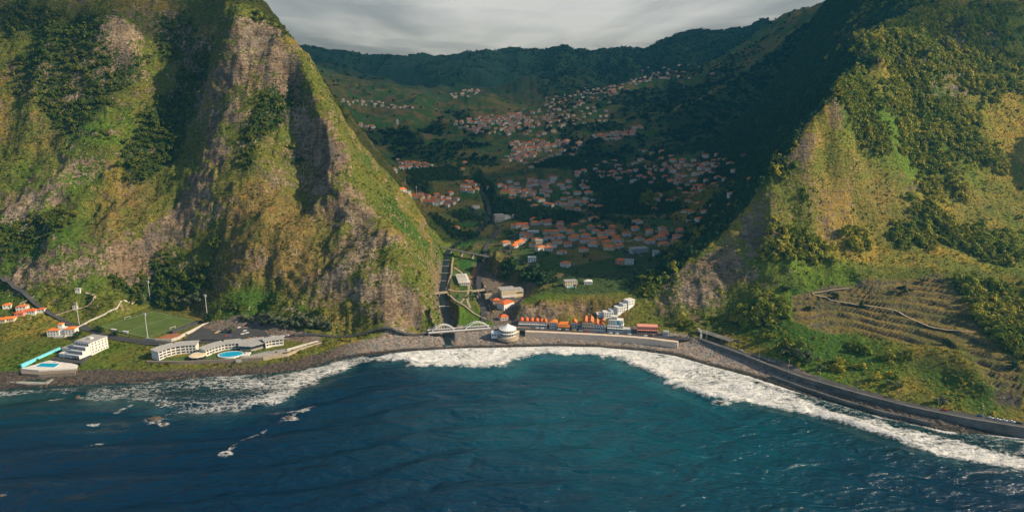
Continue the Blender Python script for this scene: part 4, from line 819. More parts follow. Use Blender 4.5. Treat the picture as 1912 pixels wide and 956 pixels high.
# ------------------------------------------------------------------ roads, walls, water courses
def resample(L, step):
    out = [np.array(L[0], float)]
    for a, b in zip(L[:-1], L[1:]):
        a, b = np.array(a, float), np.array(b, float); n = max(1, int(np.linalg.norm(b[:2]-a[:2])/step))
        out += [a+(b-a)*k/n for k in range(1, n+1)]
    return out
def smooth_line(L, n=2):
    P = [np.array(p, float) for p in L]
    for _ in range(n):
        Q = [P[0]]
        for a, b in zip(P[:-1], P[1:]): Q += [a*0.75+b*0.25, a*0.25+b*0.75]
        P = Q+[P[-1]]
    return P
def side_dirs(P):
    out = []
    for i in range(len(P)):
        d = P[min(i+1, len(P)-1)]-P[max(i-1, 0)]; d = d[:2]/(np.linalg.norm(d[:2])+1e-9); out.append(np.array((-d[1], d[0])))
    return out
def ribbon(name, L, w, m, lift=0.25, thick=0.6, step=5, drape=True, parent=None, **kw):
    """a road or path: a slab that follows the ground"""
    P = resample(smooth_line(L), step); S = side_dirs(P); V, F = [], []
    if drape:
        Z = [max(hgt(*(p[:2]+s*w/2)), hgt(*(p[:2]-s*w/2)), hgt(p[0], p[1])) for p, s in zip(P, S)]; n = len(Z)
        for i in range(n): P[i] = np.array((P[i][0], P[i][1], max(Z[i]*0.5+0.5*sum(Z[max(0, i-2):i+3])/len(Z[max(0, i-2):i+3]), Z[i]-0.2)+lift))
    for p, s in zip(P, S):
        l, r = p[:2]+s*w/2, p[:2]-s*w/2
        z = p[2]
        V += [(l[0], l[1], z), (r[0], r[1], z), (r[0], r[1], z-thick), (l[0], l[1], z-thick)]
    for i in range(len(P)-1):
        a, b = i*4, i*4+4
        for k in range(4): F.append((a+k, a+(k+1)%4, b+(k+1)%4, b+k))
    F += [(3, 2, 1, 0), tuple(len(V)-4+k for k in range(4))]
    F = [f[::-1] for f in F]
    return add_obj(name, new_mesh(name, V, F, m), parent, **kw)
def wall_line(name, L, w, h, m, base=None, below=2.0, parent=None, closed=False, **kw):
    """a wall along a line of ground points; top follows the ground (or base) plus h"""
    P = resample(L, 6); S = side_dirs(P); V, F = [], []
    for p, s in zip(P, S):
        zb = hgt(p[0], p[1]) if base is None else (p[2] if base == 'pts' else base)
        l, r = p[:2]+s*w/2, p[:2]-s*w/2
        V += [(l[0], l[1], zb+h), (r[0], r[1], zb+h), (r[0], r[1], zb-below), (l[0], l[1], zb-below)]
    for i in range(len(P)-1):
        a, b = i*4, i*4+4
        for k in range(4): F.append((b+k, b+(k+1)%4, a+(k+1)%4, a+k))
    F += [(0, 1, 2, 3), tuple(len(V)-1-k for k in range(4))]
    return add_obj(name, new_mesh(name, V, F, m), parent, **kw)
def px(*L): return [at(u, v) or A(u, v, 900) for u, v in L]
def prism_px(poly, z0, z1, zref=None):
    b = MB(); b.prism([G(u, v, z1 if zref is None else zref)[:2] for u, v in poly], z0, z1); return b
SEAWALL = mat('sea_wall_concrete', (0.15, 0.145, 0.135), 0.9, 0.6, 0.09)
ROADR = [G(u, v, 8.6) for u, v in ((1305,628),(1350,643),(1400,661),(1450,681),(1500,699),(1550,714),(1600,728),(1700,754),(1800,774),(1912,792),(2080,818))]
def seaward(L, d):                                  # shift a line towards the sea
    P = [np.array(p, float) for p in L]; S = side_dirs(P); return [np.array((p[0]-s[0]*d, p[1]-s[1]*d, p[2])) for p, s in zip(P, S)]
def build_roads():
    st = dict(kind='structure')
    ribbon('coast_road', ROADR, 9, ASPH, drape=False, thick=1.2, **st)
    ribbon('pavement', seaward(ROADR, 6.2), 3.2, SEAWALL, drape=False, thick=3.0, **st).location.z = 0.13
    wall_line('sea_wall', seaward(ROADR, 8.6), 1.0, 0.9, SEAWALL, base='pts', below=8.5, label='long grey concrete sea wall below the coast road on the right', category='wall')
    low = [G(u, v, 4.2) for u, v in ((1440,700),(1500,722),(1560,742),(1650,768),(1740,788))]
    wall_line('lower_sea_wall', low, 1.6, 0.0, SEAWALL, base='pts', below=4, label='low concrete footing wall at the boulder beach under the right coast road', category='wall')
    ribbon('coast_road', [G(u, v, 8.8) for u, v in ((-60,560),(10,582),(40,588),(75,598),(110,604),(140,612),(180,622),(230,634),(300,642),(360,640),(420,636),(500,628),(600,627),(700,624),(806,618))], 6, ASPH, 0.5, **st)
    ribbon('stadium_lane', [G(u, v, 10) for u, v in ((150,606),(190,628),(262,640),(300,642))], 6, ASPH, 0.45, **st)
    for L, w, m in (([(905,600),(902,575),(897,550),(893,530),(900,505),(907,488),(905,470),(912,455),(925,440),(930,425)], 8, ASPH), ([(942,470),(948,462),(955,448),(965,438),(978,428)], 5, ASPH), ([(1000,500),(975,488),(955,478),(945,468)], 4, ASPH), ([(985,352),(1010,372),(1040,380),(1080,392),(1110,404)], 4, ASPH),
                    ([(1160,462),(1168,470),(1175,482)], 6, ASPH), ([(1245,455),(1255,440),(1262,425),(1270,410)], 5, ASPH), ([(930,425),(920,412),(905,408),(885,392),(870,384)], 6, ASPH), ([(905,378),(912,366),(920,352)], 6, ASPH), ([(1170,452),(1195,445),(1215,436),(1245,425)], 3, PATHM), ([(1020,452),(1050,455),(1080,458),(1110,465)], 3, ASPH),
                    ([(30,572),(55,560),(65,552)], 3, PATHM), ([(100,590),(140,578),(175,565),(178,552),(160,546)], 3, PATHM), ([(1516,548),(1545,560),(1590,570),(1660,576),(1690,590),(1720,606),(1760,617),(1815,620)], 1.9, PATHM), ([(1516,548),(1545,544),(1585,540)], 1.8, PATHM), ([(1850,627),(1875,633)], 2.2, PATHM)):
        ribbon('path' if m is PATHM else 'road', px(*L), w, m, 0.35 if m is ASPH else 0.3, **st)
    # river and canal water, low weirs
    ribbon('river', [(x, y, z-0.35) for x, y, z in RIVER], 8, RIVERW, drape=False, thick=0.3, **st)
    ribbon('canal', [(x, y, z-0.2) for x, y, z in CANAL], 10.5, RIVERW, drape=False, thick=0.3, **st)
    for i, (u, v, w) in enumerate(((829,572,16),(830,524,14),(831,510,14),(832,497,13),(832,486,13))):
        p = min(resample(RIVER, 2), key=lambda q: abs(project(*q)[1]-v)); o = MB().box(-w/2, -0.8, -1.5, w/2, 0.8, 0.35).build('weir', WHITE if i == 0 else CONC, loc=(p[0], p[1], p[2]))
        o['label'] = ['pale concrete weir with white water just above the river mouth', 'second low weir up the river channel', 'third low weir up the river channel', 'fourth low weir up the river channel', 'fifth low weir, farthest up the river channel'][i]; o['category'] = 'weir'; o['group'] = 'weirs in the river channel'
    # embankment walls
    def bank(name, L, label, h=1.0, m=CONC, w=1.0): wall_line(name, px(*L), w, h, m, below=4, label=label, category='wall')
    bank('river_wall', [(907,596),(885,586),(868,572),(850,562),(838,552),(833,541),(838,528),(843,512),(844,495),(846,482)], 'pale embankment wall curving between the river and the park lawn', 1.0, PATHM, 2.4)
    bank('canal_wall', [(907,583),(897,565),(888,545),(881,524)], 'pale wall along the left side of the canal', 0.8, PATHM, 2.0)
    bank('canal_wall', [(916,580),(908,562),(898,540),(892,522),(897,506),(905,492)], 'grey wall along the right side of the canal beside the road', 0.8, CONC, 1.2)
    ribbon('park_path', px((878,575),(872,560),(874,546),(876,530),(868,515),(858,506),(848,500)), 3, PATHM, 0.4, **st)
    ribbon('park_path', px((876,548),(868,556),(860,566)), 2.2, PATHM, 0.4, **st)
    ribbon('park_path', px((835,545),(855,545),(880,543),(892,540)), 4, PATHM, 0.45, **st)
    for poly, m, nm in (([(842,548),(874,548),(884,573),(872,574),(850,562)], LAWN, 'park_lawn'), ([(846,505),(854,506),(855,530),(846,536),(842,525)], LAWN, 'park_lawn'), ([(902,586),(918,592),(920,600),(908,600)], SOIL, 'bare_earth'), ([(873,500),(892,500),(886,520),(878,520)], SOIL, 'bare_earth'), ([(858,495),(870,488),(890,490),(885,498),(865,499)], ASPH, 'parking_lot')):
        P = [np.array(at(u, v)) for u, v in poly]; z = sum(p[2] for p in P)/len(P)+0.1
        b = MB(); b.prism([tuple(p[:2]) for p in P], z-2.5, z+0.12); b.build(nm, m, kind='structure')
build_roads()

# ------------------------------------------------------------------ bridges
def build_bridge():
    a = np.array(G(800, 621.5, 8.8)); b = np.array(G(917, 612.5, 8.8)); d = b-a; Lg = np.linalg.norm(d[:2]); rz = math.atan2(d[1], d[0])
    t = thing('arch_bridge', 'white twin arched road bridge over the river mouth', 'bridge', (a[0], a[1], 0), rz)
    MB().box(0, 0, 7.4, Lg, 9.5, 8.6).build('deck', CONC, t); MB().box(0, 1.2, 8.61, Lg, 8.3, 8.68).build('road_surface', ASPH, t)
    for y in (0.1, 9.1): MB().box(0, y, 8.62, Lg, y+0.3, 9.7).build('parapet', WPAINT, t)
    for x in (0.6, 31, 43, Lg-1): MB().box(x-0.8, 1, -2, x+0.8, 8.5, 7.39).build('pier', CONC, t)
    MB().box(31.9, 0.6, 1, 42.1, 8.9, 7.38).build('abutment', PATHM, t)
    for x0, x1 in ((4.0, 31.5), (43, Lg-1.5)):
        sp = x1-x0
        for y in (0.7, 8.8):
            pts = [(x0+sp*k/18, y+(4.75-y)*0.45*math.sin(math.pi*k/18), 8.7+7.4*(1-(2*k/18-1)**2)) for k in range(19)]
            MB().tube(pts, 0.38, 6).build('arch', WPAINT, t)
            for k in range(4, 15, 2): q = pts[k]; MB().tube([(q[0], y, 8.7), q], 0.13, 4).build('hanger', WPAINT, t)
        for k in (7, 9, 11):
            z = 8.7+7.4*(1-(2*k/18-1)**2); e = 4.05*(1-0.45*math.sin(math.pi*k/18)); MB().box(x0+sp*k/18-0.3, 4.75-e, z-0.3, x0+sp*k/18+0.3, 4.75+e, z+0.2).build('cross_brace', WPAINT, t)
    # two small bridges upstream
    for (u0, v0), (u1, v1), z, w, lab, m in (((803,549),(836,545),8.5,5,'narrow beige footbridge over the river beside the park', PATHM), ((822,462),(925,482),17.5,6,'long grey road bridge crossing the valley above the park', CONC), ((880,544),(905,541),9.2,5,'short pale bridge over the canal', PATHM)):
        p, q = np.array(G(u0, v0, z)), np.array(G(u1, v1, z)); d = q-p; L = np.linalg.norm(d[:2]); s = thing('bridge', lab, 'bridge', tuple(p), math.atan2(d[1], d[0]))
        MB().box(0, -w/2, -0.9, L, w/2, 0).build('deck', m, s)
        for y in (-w/2, w/2-0.25): MB().box(0, y, 0.003, L, y+0.25, 0.9).build('parapet', m, s)
        for k in range(1, max(2, int(L/22))): MB().box(L*k/max(2, int(L/22))-0.6, -w/2+0.6, -14, L*k/max(2, int(L/22))+0.6, w/2-0.6, -0.91).build('pier', CONC, s)
build_bridge()

# ------------------------------------------------------------------ sea front buildings
def front(u0, v0, u1, v1, z):                      # facade base line seen at two pixels -> origin, length, angle (facade faces -y local)
    a, b = np.array(G(u0, v0, z)), np.array(G(u1, v1, z)); d = b-a; return tuple(a), float(np.linalg.norm(d[:2])), math.atan2(d[1], d[0])
def round_restaurant():
    c = G(948, 627, 6); t = thing('round_restaurant', 'round white restaurant with peaked tent roof and ring of windows above the beach', 'restaurant', c)
    MB().lathe([(12.6, -3), (12.6, 0.6), (11.6, 0.9), (11.6, 0.95)], 32).build('terrace_base', PATHM, t, False)
    MB().lathe([(9.2, 0.9), (9.2, 9.0)], 32).build('wall', WHITE, t)
    for z0, z1, m, nm in ((2.0, 4.2, GLASS, 'window'), (6.3, 7.9, GLASS, 'window')):
        for k in range(20):
            a = 2*math.pi*k/20; o = add_obj(nm, shared(('rw', z1-z0), lambda: MB().box(-1.05, -0.08, 0, 1.05, 0.08, z1-z0).mesh('window', m)), t, loc=(9.2*math.cos(a), 9.2*math.sin(a), z0), rz=a+math.pi/2)
    MB().lathe([(9.25, 5.0), (11.2, 5.1), (11.2, 5.5), (9.25, 5.55)], 32).build('balcony', WHITE, t)
    pr = [(10.0, 9.0), (10.0, 9.3)]+[(9.8*(1-k/8)**1.35+0.15, 9.3+5.8*(k/8)**0.9) for k in range(9)]
    MB().lathe(pr, 32).build('tent_roof', WPAINT, t, True)
    MB().box(-19, -3.5, -2, -9, 5, 5.0).build('annex', PALEB, t); put_windows(t, 3, -18.5, -10, -3.52, 1.0, 1.6, 2.2)
    MB().box(9.3, -1, 0, 13.5, 6, 4.5).build('terrace_canopy', CREAM, t)
round_restaurant()
def row_house(u0, v0, u1, v1, dep, h, wall, roof, gables, label, rows, name='seafront_house', rcol='red', gdep=None, wm=None, base=0.0, z=8.6, arc=None, gh=2.6, aw=None):
    o, L, rz = front(u0, v0, u1, v1, z); t = thing(name, label, 'house', o, rz, 'buildings along the sea front')
    MB().box(0, 0, -2, L, dep, h).build('wall', wall, t)
    if gables == 0: MB().box(-0.2, -0.2, h+0.004, L+0.2, dep+0.2, h+0.5).build('roof', roof, t)
    elif gables < 0: MB().hip(0, 0, L, dep, h+0.004, 2.6).build('roof', roof, t)
    else:
        for k in range(gables): MB().gable(L*k/gables+0.3, 0, L*(k+1)/gables-0.3, dep, h+0.004+0.02*(k % 2), gh, 'y', 0.3).build('roof', roof, t)
        for k in range(gables):
            x0, x1 = L*k/gables+0.4, L*(k+1)/gables-0.4; MB().add([(x0,-0.02,h),(x1,-0.02,h),((x0+x1)/2,-0.02,h+gh-0.35),(x0,0.3,h),(x1,0.3,h),((x0+x1)/2,0.3,h+gh-0.35)], [(0,1,2),(5,4,3),(0,3,4,1),(1,4,5,2),(2,5,3,0)]).build('gable_wall', wall, t)
    for n, zz, w, hh in rows: put_windows(t, n, 0.3, L-0.3, -0.03, zz, w, hh, 0, wm)
    put_windows(t, 2, 0.5, dep-0.5, L+0.03, 1.2, 1.2, 1.5, 1, wm)
    if arc: MB().box(-0.1, -1.8, arc, L+0.1, -0.002, arc+0.35).build('balcony', wall, t)
    if aw: MB().box(0.2, -3.0, 2.6, L-0.2, -0.004, 2.9).build('awning', aw, t)
    return t
def sea_front():
    row_house(968,609,1006,610.5,10,6.2,WHITE,RED,4,'long white two storey house with four red gables beside the round restaurant',[(9,0.9,1.1,1.6),(9,3.9,1.0,1.3)],arc=3.0)
    row_house(1007,610.5,1021,611,9,6.0,WHITE,RED,2,'white house with two red gables, right end of the long terrace',[(4,0.9,1.3,1.6),(4,3.8,1.3,1.4)],arc=3.0)
    row_house(1026,611.5,1040,612,9,6.5,WHITE,ORANGE,-1,'white two storey house with a salmon hipped roof next to the orange building',[(4,0.9,1.2,1.8),(4,3.9,1.1,1.4)])
    row_house(1041,612.5,1064,613.5,9,4.6,YELLOW,ORANGE,-1,'bright orange building with orange roof and awning on the sea front',[(6,0.7,1.6,1.9)],aw=ORANGE)
    row_house(1067,613.5,1077,614,9,7.5,GREYW,ORANGE,1,'narrow grey house with one steep orange gable',[(2,0.9,1.2,1.8),(2,4.0,1.2,1.6)],gh=2.8)
    row_house(1078,612,1086,612.5,8,4.2,PALEB,RUST,-1,'small dark house squeezed beside the tall gabled house',[(3,0.9,1.3,1.8)])
    row_house(1087,615,1108,616,20,8.6,CREAM,RUST,2,'cream house with two deep rust gables and two rows of windows',[(5,1.0,1.5,2.0),(4,5.2,1.6,1.6)],gh=3.0)
    row_house(1108.5,616,1130,617,17,6.6,WHITE,RUST,2,'white and pale blue house with two lower rust gables',[(5,0.9,1.6,2.2),(4,4.0,1.4,1.5)],gh=2.8)
    o, L, rz = front(1134, 617, 1164, 619, 8.6); t = thing('white_hotel', 'tall stepped white hotel with turquoise panel at the foot of the right cliff', 'hotel', o, rz, 'buildings along the sea front')
    MB().box(0, 0, -2, L, 12, 6.2).build('wall', WHITE, t, label='lower two storeys'); MB().box(1.2, 2, 6.21, L-0.8, 12, 12.4).build('upper_floors', WHITE, t); MB().box(4, 4, 12.41, 11, 11, 16.2).build('roof_tower', WHITE, t)
    MB().box(L*0.56, 1.85, 7.0, L*0.72, 2.05, 12.2).build('turquoise_panel', TURQ, t); MB().box(L*0.72, 1.88, 6.6, L*0.82, 2.05, 9.0).build('turquoise_panel', TURQ, t)
    put_windows(t, 6, 0.5, L-0.5, -0.03, 0.8, 1.6, 2.2); put_windows(t, 6, 0.5, L-0.5, -0.03, 3.9, 1.1, 1.4); put_windows(t, 4, 1.4, L*0.52, 1.97, 7.0, 1.0, 1.4); put_windows(t, 3, 1.4, L*0.45, 1.97, 9.8, 1.0, 1.4); put_windows(t, 2, 2.5, 11, -0.03, 7.2, 1.2, 1.4, 1); put_windows(t, 2, 5, 10, 3.97, 13.2, 1.0, 1.4)
    MB().box(-0.3, -2.2, 3.2, L+0.3, -0.003, 3.5).build('balcony', WHITE, t); MB().box(L+0.01, 0, -2, L+9, 8, 3.0).build('annex', GREYW, t); MB().box(L*0.82, -0.1, 6.25, L, 10, 7.2).build('roof_parapet', WHITE, t)
    row_house(1190,621,1228,622.5,9,7.4,PINK,PINK,0,'long pink two storey building with dark arcade under the right cliff',[(9,4.2,1.2,1.6),(9,0.4,2.0,2.6)],wm=DARK,arc=3.3)
    row_house(1238,626,1248,627,6,4.0,WHITE,FLATR,0,'small white box kiosk right of the pink building',[(2,1.0,1.2,1.5)])
    # stepped white apartment terrace climbing the gully behind
    t = thing('apartment_terrace', 'grey white stepped apartments climbing the gully behind the sea front', 'apartments')
    for i, (u, v, w, h, rz) in enumerate(((1124,588,13,5,0.1),(1135,586,12,6,0.15),(1147,582,12,6,0.3),(1157,578,11,7,0.45),(1166,573,10,8,0.5),(1175,568,11,9,0.6))):
        p = at(u, v); q = MB().box(-w/2, -4, -6, w/2, 5, h-3).build('apartment', WPAINT, t, loc=p); q.rotation_euler = (0, 0, rz)
        r = MB().box(-w/2-0.2, -4.2, h-2.996, w/2+0.2, 5.2, h-2.7).build('roof', WHITE, q); put_windows(q, 4, -w/2, w/2, -4.03, h-5.4, 1.3, 1.5); put_windows(q, 4, -w/2, w/2, -4.03, h-8.2, 1.3, 1.5)
    # promenade wall
    P = [G(u, v, 7.6) for u, v in ((981,620),(1040,622.5),(1100,625.5),(1160,629),(1210,633),(1266,640))]
    wall_line('promenade_wall', P, 5.5, 1.4, PROM, base='pts', below=7, label='long beige promenade wall between the sea front houses and the beach', category='wall')
    ribbon('promenade_road', [G(u, v, 8.5) for u, v in ((925,612),(980,615),(1050,617.5),(1120,621),(1190,625.5),(1260,632),(1305,629))], 9, ASPH, drape=False, thick=1.5, kind='structure')
    # beige building in the valley mouth and red roofed neighbours
    o, L, rz = front(936, 556, 978, 552, 11); t = thing('beige_hall', 'large beige hall with ribbed facade behind the park canal', 'hall', o, rz)
    MB().box(0, 0, -2, L*0.66, 17, 9.5).build('wall', CREAM, t); MB().box(L*0.66, 2, -2, L, 15, 8).build('wing', CREAM, t); MB().box(-0.3, -0.3, 9.504, L*0.66+0.3, 17.3, 10.2).build('roof', FLATR, t); MB().box(L*0.66+0.31, 1.7, 8.004, L+0.3, 15.3, 8.5).build('roof', FLATR, t)
    for k in range(9): MB().box(L*0.66*(k+0.5)/9-0.25, -0.35, 0, L*0.66*(k+0.5)/9+0.25, -0.003, 8.8).build('rib', CREAM, t)
    MB().box(1, -1.5, 0, L*0.66-1, -0.36, 2.2).build('canopy', WHITE, t); put_windows(t, 7, L*0.67, L-0.5, 1.97, 3, 1.0, 2.6); put_windows(t, 4, 1, 16, -0.03, 4, 1.4, 1.6, 1)
    MB().box(-20, 8, -2, -0.01, 15, 3.4).build('side_wing', PATHM, t)
    for u0, v0, u1, v1, d, h, lab in ((941,580,960,574,13,8,'red roofed house on stilts below the beige hall'), (935,599,949,597,8,4,'small red roofed house near the round restaurant'), (921,566,934,565,5,3.2,'tiny pink roofed house beside the canal road')):
        o, L, rz = front(u0, v0, u1, v1, 9.5); q = thing('house', lab, 'house', o, rz); MB().box(0, 0, -2, L, d, h).build('wall', WHITE, q); MB().hip(0, 0, L, d, h+0.004, 2.8, 0.8).build('roof', RED, q); put_windows(q, 4, 0.4, L-0.4, -0.03, 0.6, 1.5, 2.0, 0, DARK)
    # park pavilion
    o, L, rz = front(857, 533, 878, 532, 8.7); t = thing('park_building', 'long white flat roofed building in the park with rows of roof panels', 'building', o, rz)
    MB().box(0, 0, -1, L, 50, 3.6).build('wall', WHITE, t); MB().box(-0.4, -0.4, 3.604, L+0.4, 50.4, 4.0).build('roof', WHITE, t)
    for k in range(8): MB().box(0.8, 3+k*5.8, 4.004, L*0.8, 3+k*5.8+3.0, 4.3+0.1*(k % 3)).build('roof_panel', FLATR if k > 3 else GREYW, t)
    MB().box(L+0.5, 6, -1, L+4, 16, 3).build('side_block', SOIL, t); put_windows(t, 5, 0.5, L-0.5, -0.03, 0.8, 1.6, 1.8)
    # factory by the river bridge
    o, L, rz = front(925, 415, 943, 414, 28); t = thing('factory', 'dark grey block with long white walled hall beside the valley river', 'factory', o, rz)
    MB().box(0, 0, -3, L, 18, 13).build('wall', GREYW, t); MB().box(0, -0.3, 12.9, L, 18.3, 13.6).build('roof', FLATR, t); MB().box(L+1, 6, -3, L+48, 26, 9).build('white_hall', WHITE, t); MB().gable(L+1, 6, L+48, 26, 9.01, 2.0).build('hall_roof', FLATR, t); put_windows(t, 5, 0.5, L-0.5, -0.03, 3, 1.4, 1.8); put_windows(t, 5, 0.5, L-0.5, -0.03, 7, 1.4, 1.8)
    # a few singled-out villas
    def villa(u0, v0, u1, v1, z, d, h, wall, roof, rt, lab, extra=None):
        p = at((u0+u1)/2, (v0+v1)/2); o, L, rz = front(u0, v0, u1, v1, p[2]); t = thing('house', lab, 'house', o, rz); MB().box(0, 0, -3, L, d, h).build('wall', wall, t)
        (MB().box(-0.2, -0.2, h+0.004, L+0.2, d+0.2, h+0.4) if rt == 'flat' else MB().hip(0, 0, L, d, h+0.004, 2.2)).build('roof', roof, t)
        put_windows(t, max(2, int(L/3)), 0.3, L-0.3, -0.03, 0.9, 1.4, 1.5); 
        if h > 5: put_windows(t, max(2, int(L/3)), 0.3, L-0.3, -0.03, 3.8, 1.4, 1.5)
        put_windows(t, 2, 0.4, d-0.4, L+0.03, 0.9, 1.2, 1.4, 1)
        if extra: extra(t, L)
        return t
    villa(986,489,1001,489,0,9,6.5,WHITE,WHITE,'flat','modern white cubic villa on a platform on the grassy knoll',lambda t, L: MB().box(-6, -4, -3, L+6, -0.05, 0).build('platform', GREYW, t))
    villa(1055,534,1078,533,0,10,5.8,CREAM,FLATR,'flat','cream villa with a blue pool above the sea cliff',lambda t, L: (MB().box(1, -9, -3, L*0.8, -2, 0.1).build('pool_terrace', WHITE, t), MB().box(2, -8, 0.11, L*0.75, -3.5, 0.16).build('pool', POOLW, t)))
    villa(1091,531,1106,531,0,8,3.6,WHITE,WHITE,'hip','low white cottage above the sea cliff right of the pool villa')
    villa(1000,462,1013,462,0,11,11,CREAM,FLATR,'flat','tall cream apartment block at the left of the main town')
    villa(985,437,1006,437,0,10,4.5,WHITE,WHITE,'flat','long white flat roofed building above the tall cream block')
    villa(1180,474,1211,472,0,13,7,GREYW,FLATR,'flat','long grey white modern school block at the right of the main town')
    villa(1220,478,1231,478,0,9,6.5,WHITE,FLATR,'flat','white flat roofed house right of the modern school block')
    villa(1217,395,1227,395,0,8,6,PINK,RUST,'hip','lone pale pink house in the dark wooded knoll')
    villa(1183,342,1200,338,0,11,6,WHITE,FLATR,'flat','stepped white villa at the top edge of the wooded knoll')
sea_front()

# ------------------------------------------------------------------ left coast: hotels, pools, stadium
def left_coast():
    # stepped white hotel
    a = np.array(G(171, 662, 9)); b = np.array(G(203, 649, 9)); d = b-a; L = float(np.linalg.norm(d[:2])); rz = math.atan2(d[1], d[0])-math.pi/2
    t = thing('white_hotel', 'white four storey hotel with stepped balconies beside the left pool deck', 'hotel', tuple(a), rz)
    MB().box(-20, 0, -3, 0, L, 13).build('wall', WHITE, t); MB().box(-20.3, -0.3, 13.004, 0.3, L+0.3, 13.5).build('roof', FLATR, t); MB().box(-12, 8, 13.5, -8, 12, 15).build('stair_head', WHITE, t)
    for s in range(4):
        put_windows(t, 5 if s else 6, 0.5, L-0.5, 0.03, 0.9+3.2*s, 1.3, 1.5, 1)
        e = 4.2*(3-s)+1.6; MB().box(-20, -e, 2.9+3.2*s-(0.0 if s < 3 else 0.3), -0.4, -0.004, 3.15+3.2*s-(0.0 if s < 3 else 0.3)).build('balcony_slab', WHITE, t)
        MB().box(-20, -e, 3.16+3.2*s-(0.0 if s < 3 else 0.3), -0.4, -e+0.15, 4.1+3.2*s-(0.0 if s < 3 else 0.3)).build('balcony_rail', PALEB, t)
        for k in range(6): MB().box(-20+3.85*k, -e+0.2, 3.16+3.2*s-3.2, -19.75+3.85*k, -0.005, 2.88+3.2*s).build('partition', WHITE, t)
        put_windows(t, 5, -19.5, -0.8, -0.03, 0.4+3.2*s, 2.6, 2.2)
    MB().box(-34, -6, -3, -20.3, 8, 5.5).build('annex', WHITE, t); MB().box(-34.3, -6.3, 5.504, -20, 8.3, 6).build('annex_roof', FLATR, t); put_windows(t, 4, -33.5, -21, -6.03, 1.0, 1.6, 2.2); MB().box(-30, -13, -3, -12, -6.31, 3.0).build('terrace_block', WHITE, t)
    # pool deck
    t = thing('pool_deck', 'white pool deck with rectangular blue pool on a stone retaining wall', 'pool deck')
    prism_px([(38.5,688),(94,672),(130,677),(145,681),(142,687),(72,691)], 5.6, 7.0).build('deck', WHITE, t); prism_px([(37.5,690),(40,689.5),(72,692.5),(142,688.5),(140,695),(72,699),(40,697)], -1, 5.5, 5.5).build('retaining_wall', STONEW, t); prism_px([(38,688.6),(94,671.6),(131,676.6),(146,681),(143,688),(72,692)], 0, 5.59, 7).build('retaining_wall', STONEW, t)
    prism_px([(66,684),(77,677.5),(112,678.5),(101,685.5)], 6.9, 7.08).build('pool', POOLW, t); 
    for e in (((64.5,684.6),(76,676.9),(77,677.5),(66,684)), ((76,676.9),(113.5,678),(112,678.5),(77,677.5)), ((113.5,678),(102,686.3),(101,685.5),(112,678.5)), ((102,686.3),(64.5,684.6),(66,684),(101,685.5))): prism_px(e, 6.9, 7.16).build('pool_kerb', WPAINT, t)
    b = wall_line('pool_wall', [G(39,684.5,7),G(72,670,7.5),(*G(112,652,9)[:2],9)], 2.2, 2.4, CYAN, base='pts', below=3, label='bright cyan wall running up from the pool deck', category='wall')
    prism_px([(95,671),(125,650),(150,640),(172,663),(150,678),(130,676)], 3, 8.0).build('hotel_forecourt', ASPH, kind='structure')
    t = thing('sea_pool', 'dark green tidal sea pool with concrete rim below the pool deck', 'sea pool'); prism_px([(12,713),(33,698.5),(112,700.5),(88,716),(50,717)], -2, 1.7).build('rim', CONC, t); prism_px([(20,710.5),(37.5,700.6),(105,702),(84,713)], 0, 1.78).build('water', SEAPOOL, t)
    t = thing('parasol_terrace', 'red canvas parasols on the terrace between the white hotel and its pool', 'parasols', G(133, 665, 8.1))
    for i, (x, y) in enumerate(((-6,0),(-2,-1),(2,0),(5.5,1),(0,3))):
        q = MB().lathe([(2.3,2.6),(2.3,2.7),(0.1,3.5)], 8, x, y).build('parasol', REDP, t); MB().box(x-0.05, y-0.05, -0.3, x+0.05, y+0.05, 2.7).build('pole', METAL, q)
    # white house with turret
    p = G(118, 626, 11); t = thing('turret_house', 'white house with orange roofs and a small square turret near the stadium', 'house', p, 0.12)
    MB().box(-17, 0, -2, -4, 9, 6).build('wall', WHITE, t); MB().box(2, 0, -2, 13, 9, 7).build('wall', WHITE, t); MB().box(-4, 2, -2, 2, 9, 8).build('wall', WHITE, t); MB().hip(-17, 0, -4, 9, 6.004, 2).build('roof', ORANGE, t); MB().hip(2, 0, 13, 9, 7.004, 2).build('roof', ORANGE, t); MB().box(-6, 3, 6, -1, 8, 12).build('turret', WHITE, t); MB().hip(-6, 3, -1, 8, 12.004, 1.8).build('turret_roof', ORANGE, t)
    for s in range(2): put_windows(t, 4, -16.5, -4.5, -0.03, 0.8+2.9*s, 1.1, 1.4); put_windows(t, 3, 2.4, 12.6, -0.03, 0.8+2.9*s, 1.1, 1.4)
    MB().box(-8, -5, -2, 4, -0.01, 0.4).build('forecourt', GREYW, t)
    # farm houses at the left edge
    for u, v, w, d, st, wall, roof, rz, lab in ((4,600,12,8,1,'cream','orange',0.1,'cream house with orange roof at the left edge of the picture'),(18,598,13,8,1,'cream','orange',0.2,'orange roofed house beside the coast road near the left edge'),(15,573,9,7,1,'white','orange',0.3,'small orange roofed cottage highest on the left coast'),(43,580,11,9,2,'white','rust brown',0.2,'pale two storey house in the hamlet behind the left coast road'),(56,584,16,9,1,'white','red',0.15,'long red roofed house in the hamlet behind the left coast road'),(38,588,10,7,1,'pink','red',0.2,'low red house nearest the road in the left hamlet'),(79,581,7,6,1,'white','red',0.2,'tiny red roofed shed right of the left hamlet'),(141,576,5,4,1,'white','grey flat',0.2,'tiny white hut beside the track left of the stadium'),(146,543,6,4,1,'white','grey flat',0.1,'tiny white hut high under the left cliff')):
        p = at(u, v); house(p[0], p[1], p[2]+0.2, w, d, st, wall, roof, 'flat' if 'flat' in roof else 'hip', rz, lab, None, 2)
    # arcaded hotel: three wings
    t = thing('arcaded_hotel', 'long low white arcaded hotel curving along the sea wall', 'hotel')
